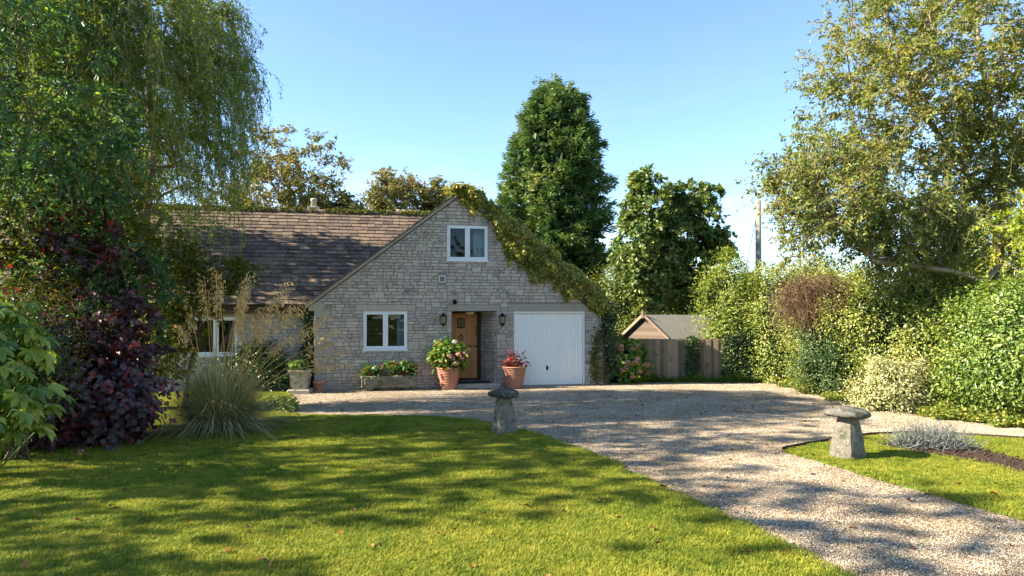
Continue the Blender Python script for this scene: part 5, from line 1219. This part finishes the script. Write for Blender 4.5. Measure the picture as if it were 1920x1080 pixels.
# hydrangea bush by the fence
he = mound('hydrangea_bush', 'hydrangea bush with fading pink flower heads between garage and fence', (3.28, 20.35, 0.55), (0.62, 0.42, 0.72), 3000, 0.12, 0.075, L['hydrangea'], seed=130, spread=0.1, hexa=True, core='ivy_dark')
hc = []
for k in range(26):
    a_ = rng.uniform(-2.9, 0.0); el = rng.uniform(-0.5, 1.2); hc.append(np.array([3.28 + 0.68 * math.cos(a_) * math.cos(el), 20.35 + 0.56 * math.sin(a_) * math.cos(el) - 0.04, max(0.12, 0.55 + 0.7 * math.sin(el))]))
flower_heads(26, hc, 0.10, L['pink'], he, (3.28, 20.35, 0.0), per=55)

# ------------------------------------------------------------------ staddle stones
def staddle(loc, rz, label, capm, seed, rc, hb_, capz):
    e = tag(empty('staddle_stone', loc, rz), label, 'staddle stone', 'staddle stones marking the drive'); g = np.random.default_rng(seed)
    V = []; F = []; n = 16; prof = [(0.185, -0.03), (0.186, 0.02), (0.182, 0.12), (0.16, 0.3), (0.137, 0.45), (0.112, hb_ - 0.04), (0.10, hb_)]
    for (r_, z_) in prof:
        for j in range(n):
            t = 2 * math.pi * j / n; c_, s_ = math.cos(t), math.sin(t); k = (abs(c_) ** 5 + abs(s_) ** 5) ** (-1 / 5)
            V.append((r_ * k * c_ + g.normal() * 0.004, r_ * k * s_ + g.normal() * 0.004, z_))
    for k in range(len(prof) - 1):
        for j in range(n): F.append((k * n + j, k * n + (j + 1) % n, (k + 1) * n + (j + 1) % n, (k + 1) * n + j))
    F.append(tuple((len(prof) - 1) * n + j for j in range(n)))
    MB().add(V, F).build('pillar', M['lichen'], e)
    V = []; F = []; n = 28; ph = g.uniform(0, 6, 4)
    prof = [(0.10, hb_ - 0.005), (rc * 0.8, hb_ + 0.0), (rc * 0.98, hb_ + 0.025), (rc, hb_ + 0.055), (rc * 0.93, hb_ + 0.085), (rc * 0.72, hb_ + capz * 0.8), (rc * 0.45, hb_ + capz * 0.95), (rc * 0.15, hb_ + capz), (0.001, hb_ + capz)]
    for (r_, z_) in prof:
        for j in range(n):
            t = 2 * math.pi * j / n; w_ = 1 + 0.04 * math.sin(3 * t + ph[0]) + 0.03 * math.sin(5 * t + ph[1]) + g.normal() * 0.008
            V.append((r_ * w_ * math.cos(t), r_ * w_ * math.sin(t), z_ + g.normal() * 0.005 + 0.012 * math.sin(2 * t + ph[2]) * r_ / rc))
    for k in range(len(prof) - 1):
        for j in range(n): F.append((k * n + j, k * n + (j + 1) % n, (k + 1) * n + (j + 1) % n, (k + 1) * n + j))
    MB().add(V, F).build('cap', capm, e, True)
staddle((-0.13, 11.55, 0.02), R(28), 'mushroom-shaped staddle stone with mossy brown cap at the big lawn edge', M['lichen_dark'], 1, 0.26, 0.61, 0.13)
staddle((4.62, 9.55, 0.02), R(32), 'mushroom-shaped staddle stone with dark lichened cap on the lawn beyond the drive', M['lichen_dark'], 2, 0.30, 0.58, 0.125)

# ------------------------------------------------------------------ edging, lavender, litter
for nm, pts, lab in (('lawn_edging', [(3.95, 10.1), (4.5, 10.52), (5.13, 10.87), (5.85, 11.32), (6.58, 11.47), (7.3, 11.32), (8.07, 10.97), (10, 10.02), (14, 7.6)], 'dark timber edging board along the far lawn'),):
    e = tag(empty(nm, (pts[0][0], pts[0][1], 0)), lab, 'edging')
    for (x0, y0), (x1, y1) in zip(pts[:-1], pts[1:]):
        dx, dy = x1 - x0, y1 - y0; l_ = math.hypot(dx, dy); Mx = Matrix.Translation((x0 - pts[0][0], y0 - pts[0][1], 0)) @ Matrix.Rotation(math.atan2(dy, dx), 4, 'Z')
        MB().cbox(0, 0, -0.04, l_ - 0.004, 0.024, 0.075, 0.004, None, Mx).build('board', M['edging'], e)
lb = np.array([6.2, 10.15, 0.045]); le = tag(empty('lavender_bush', lb), 'grey faded lavender bush in the soil bed of the far lawn', 'lavender')
segs = []
for (cx, cy, sx, cnt) in ((-0.22, 0.1, 0.45, 300), (0.2, 0.0, 0.4, 200), (0.05, 0.2, 0.4, 180)):
    for i in range(cnt):
        a_ = rng.uniform(0, 6.283); el = rng.uniform(0.15, 1.25); l_ = rng.uniform(0.18, 0.36); p0 = np.array([cx + rng.normal() * 0.13, cy + rng.normal() * 0.08, 0.0]); v_ = np.array([math.cos(a_) * math.cos(el), math.sin(a_) * math.cos(el), math.sin(el)])
        p1 = p0 + v_ * l_ * 0.6 - UP * 0.02; p2 = p1 + (v_ + UP * 0.35) * l_ * 0.45; segs += [(p0, p1, 0.004, 0.0035), (p1, p2, 0.0035, 0.002)]
segs = [s_ for s_ in segs if s_[1][2] > 0]
V, F = tubes(segs); mesh_fast('stalks', V, F, L['lavender'], le, np.repeat(rng.uniform(0, 1, len(segs)), 10))
n = 2600; P = np.array([s_[1] for s_ in segs])[rng.integers(0, len(segs), n)] + rng.normal(size=(n, 3)) * 0.03; P[:, 2] = np.maximum(P[:, 2], 0.01); leaf_object('foliage', P, rdir(n), 0.05, 0.007, L['lavender'], le, axis=unit(UP + rng.normal(size=(n, 3)) * 0.7))
n = 1500; P = np.c_[rng.uniform(5.4, 7.6, n), rng.uniform(6.7, 10.8, n)]; P = P[inside(P, BED)]; n = len(P)
O = np.array([(1, 0, 0), (0, 1, 0), (-1, 0, 0), (0, -1, 0), (0, 0, 1), (0, 0, -1)], float); Vc = O[None] * (rng.uniform(0.012, 0.04, n)[:, None, None] * rng.uniform(0.5, 1.3, (n, 6, 1))) + np.c_[P, np.full(n, 0.05)][:, None, :]
fc = np.array([(0, 1, 4), (1, 2, 4), (2, 3, 4), (3, 0, 4), (1, 0, 5), (2, 1, 5), (3, 2, 5), (0, 3, 5)]); tag(mesh_fast('soil_clods', Vc.reshape(-1, 3), (np.arange(n)[:, None, None] * 6 + fc).reshape(-1, 3), M['soil'], None), 'crumbly dark soil lumps in the bed', kind='stuff')
n = 300; P = np.c_[rng.uniform(-6, 7.5, n), rng.uniform(5, 17, n)]; P = P[np.abs(P[:, 0]) < 0.75 * P[:, 1]]; ok = inside(P, LAWN_A) | inside(P, LAWN_B) | inside(P, GRAVEL); P = P[ok]; n = len(P)
P = np.c_[P, np.where(inside(P, LAWN_A) | inside(P, LAWN_B), 0.062, 0.014)]
tag(leaf_object('fallen_leaves', P, unit(UP + rng.normal(size=(n, 3)) * 0.35), 0.075 * rng.uniform(0.6, 1.4, n), 0.05, L['litter'], None, hexa=True, fold=0.5), 'scattered brown fallen leaves on lawn and gravel', kind='stuff')

# ------------------------------------------------------------------ fence, shed, pole
fe_ = tag(empty('board_fence', (3.6, 20.95, 0)), 'weathered vertical board fence between garage and hedge', 'fence')
x = 0.0; k = 0
while x < 4.3:
    w_ = rng.uniform(0.10, 0.125); dy = (0.0 if k % 2 else 0.016) + rng.uniform(-0.003, 0.003); zt = 1.27 - 0.006 * x + rng.uniform(-0.012, 0.012)
    MB().cbox(x, dy, 0.05, x + w_ + (0.012 if k % 2 else 0.012), dy + 0.014, zt, 0.003).build('board', M['fence'], fe_); x += w_; k += 1
for z_ in (0.3, 0.75, 1.1): MB().box(0, 0.036, z_, 4.35, 0.075, z_ + 0.08).build('rail', M['fence'], fe_)
for x_ in (0.02, 2.1, 4.2): MB().cbox(x_, 0.078, -0.05, x_ + 0.1, 0.175, 1.24, 0.006).build('post', M['fence'], fe_)
MB().box(0.0, -0.012, -0.02, 4.35, 0.036, 0.05).build('gravel_board', M['fence'], fe_)
def fence_ivy(label, x0, x1, n, prof, mat):
    b = np.array([(x0 + x1) / 2, 20.9, 0.0]); e = tag(empty('fence_ivy', b), label, 'ivy', 'ivy on the fence'); x = rng.uniform(x0, x1, n); zt = prof(x); z = zt - np.abs(rng.normal(size=n)) * 0.0 - rng.uniform(0, 1, n) * (zt - 0.08)
    P = np.stack([x + rng.normal(size=n) * 0.03, 20.9 - np.abs(rng.normal(size=n)) * 0.07 - 0.01, z], 1); kk = P[:, 2] > 0.03; P = P[kk]
    leaf_object('foliage', P, unit(np.array([0, -1, 0.35]) + rng.normal(size=P.shape) * 0.4), 0.07 * rng.uniform(0.6, 1.3, len(P)), 0.055, mat, e, b)
    V, F = tubes([(np.array([rng.uniform(x0, x1), 20.92, 0.0]) , np.array([rng.uniform(x0, x1), 20.92, 1.2]), 0.012, 0.006) for _ in range(5)]); tag(mesh_fast('stems', V - b, F, M['bark'], e, rng.uniform(0, 1, len(V))), kind='stuff')
fence_ivy('narrow strand of dark ivy hanging down the middle of the fence', 5.25, 5.6, 1300, lambda x: 1.32 + 0.04 * np.sin(x * 20), L['ivy_dark'])
fence_ivy('thick dark ivy swallowing the hedge end of the fence', 6.35, 7.9, 5200, lambda x: 1.30 + 0.25 * np.clip((x - 6.2), 0, 1.2) + 0.06 * np.sin(x * 12), L['ivy_dark'])

se = tag(empty('garden_shed', (4.55, 23.6, 0), R(38)), 'small timber shed with grey felt roof behind the fence', 'shed')
# local x along the ridge, y towards the camera side is negative
SLn, SW_, SE, SR = 3.6, 1.9, 1.28, 1.98
for k in range(10):
    z0 = 0.05 + k * 0.125
    MB().box(0.0, -SW_ / 2, z0, 0.02, SW_ / 2, z0 + 0.128).build('board', M['shedwood'], se)
for k in range(5):
    z0 = 1.3 + k * 0.125; w_ = SW_ / 2 * (SR - 0.02 - z0 - 0.06) / (SR - SE)
    if w_ > 0.04: MB().box(0.0, -w_, z0, 0.02, w_, z0 + 0.124).build('board', M['shedwood'], se)
s_ = MB(); s_.box(0.03, -SW_ / 2 + 0.02, 0, SLn, SW_ / 2 - 0.02, SE); s_.add([(0.03, -SW_ / 2, SE), (0.03, SW_ / 2, SE), (0.03, 0, SR - 0.03)], [(0, 1, 2)]); s_.add([(SLn, -SW_ / 2, SE), (SLn, SW_ / 2, SE), (SLn, 0, SR - 0.03)], [(0, 1, 2)]); s_.build('shed_wall', M['shedwood'], se)
rf = MB()
for sg_ in (-1, 1):
    V, F = slab([(-0.12, sg_ * (SW_ / 2 + 0.14), SE - 0.08), (SLn + 0.1, sg_ * (SW_ / 2 + 0.14), SE - 0.08), (SLn + 0.1, 0, SR + 0.02 + 0.001 * sg_), (-0.12, 0, SR + 0.02 + 0.001 * sg_)], -0.03 * sg_); rf.add(V, F)
rfo = rf.build('shed_roof', M['felt'], se)
for sg_ in (-1, 1):
    yb_ = sg_ * (SW_ / 2 + 0.16); MB().add([(-0.15, yb_, SE - 0.15), (-0.15, 0, SR - 0.03), (-0.15, 0, SR + 0.075), (-0.15, yb_, SE - 0.04), (-0.125, yb_, SE - 0.15), (-0.125, 0, SR - 0.03), (-0.125, 0, SR + 0.075), (-0.125, yb_, SE - 0.04)], [(0, 1, 2, 3), (7, 6, 5, 4), (0, 4, 5, 1), (1, 5, 6, 2), (2, 6, 7, 3), (3, 7, 4, 0)]).build('barge_board', M['fence'], se)
MB().add([(-0.16, -0.06, SR - 0.1), (-0.16, 0.06, SR - 0.1), (-0.16, 0.05, SR + 0.08), (-0.16, 0, SR + 0.22), (-0.16, -0.05, SR + 0.08), (-0.18, -0.06, SR - 0.1), (-0.18, 0.06, SR - 0.1), (-0.18, 0.05, SR + 0.08), (-0.18, 0, SR + 0.22), (-0.18, -0.05, SR + 0.08)], [(0, 1, 2, 3, 4), (9, 8, 7, 6, 5)] + [(i, (i + 1) % 5, 5 + (i + 1) % 5, 5 + i) for i in range(5)]).build('finial', M['fence'], se)

pe_ = tag(empty('utility_pole', (10.67, 30, 0)), 'wooden utility pole with stay wire beside the walnut', 'utility pole')
MB().tube([(0, 0, -0.2), (0, 0, 3.5), (-0.02, 0, 6.95)], [0.15, 0.135, 0.115], 12).build('post', M['pole'], pe_, True)
MB().tube([(-0.05, 0, 6.5), (-0.75, 0, 3.0), (-1.25, 0, 0.0)], 0.014, 5).build('stay_wire', M['wire'], pe_)
MB().lathe([(0.02, 0), (0.05, 0.04), (0.05, 0.12), (0.02, 0.16)], 8, (-0.56, 0, 3.9)).build('stay_insulator', M['wire'], pe_)
for k, z_ in enumerate((6.2, 6.0, 5.75)):
    pts = [(12 * t, -3 * t, z_ + 0.7 * t - 0.5 * math.sin(t * 3.14) + 0.2 * k * t) for t in np.linspace(0, 1, 12)]; MB().tube(pts, 0.009, 4).build('overhead_wire', M['wire'], pe_)
# trees on the far side of the lawn, behind the viewer: the windows mirror them
for i_, (x_, y_, lab) in enumerate(((-7.0, -17.0, 'spreading tree across the lawn, seen only mirrored in the windows'), (1.0, -20.0, 'tall tree across the lawn, seen only mirrored in the windows'), (9.0, -18.0, 'rounded tree beside the drive entrance, seen only mirrored in the windows'))):
    broadleaf('garden_tree', lab, (x_, y_, 0), [(0, 0, 0), (0.1, 0, 2.0), (0, 0, 4.5), (0.1, 0, 6)], blob(110, (x_, y_, 4.4), (3.6, 2.2, 4.0), lo=0.2, zmin=0.4, seed=200 + i_), L['sycamore'], M['bark'], per=45, spread=0.5, Ln=0.3, Wd=0.2, rmax=0.2, twigs=False)
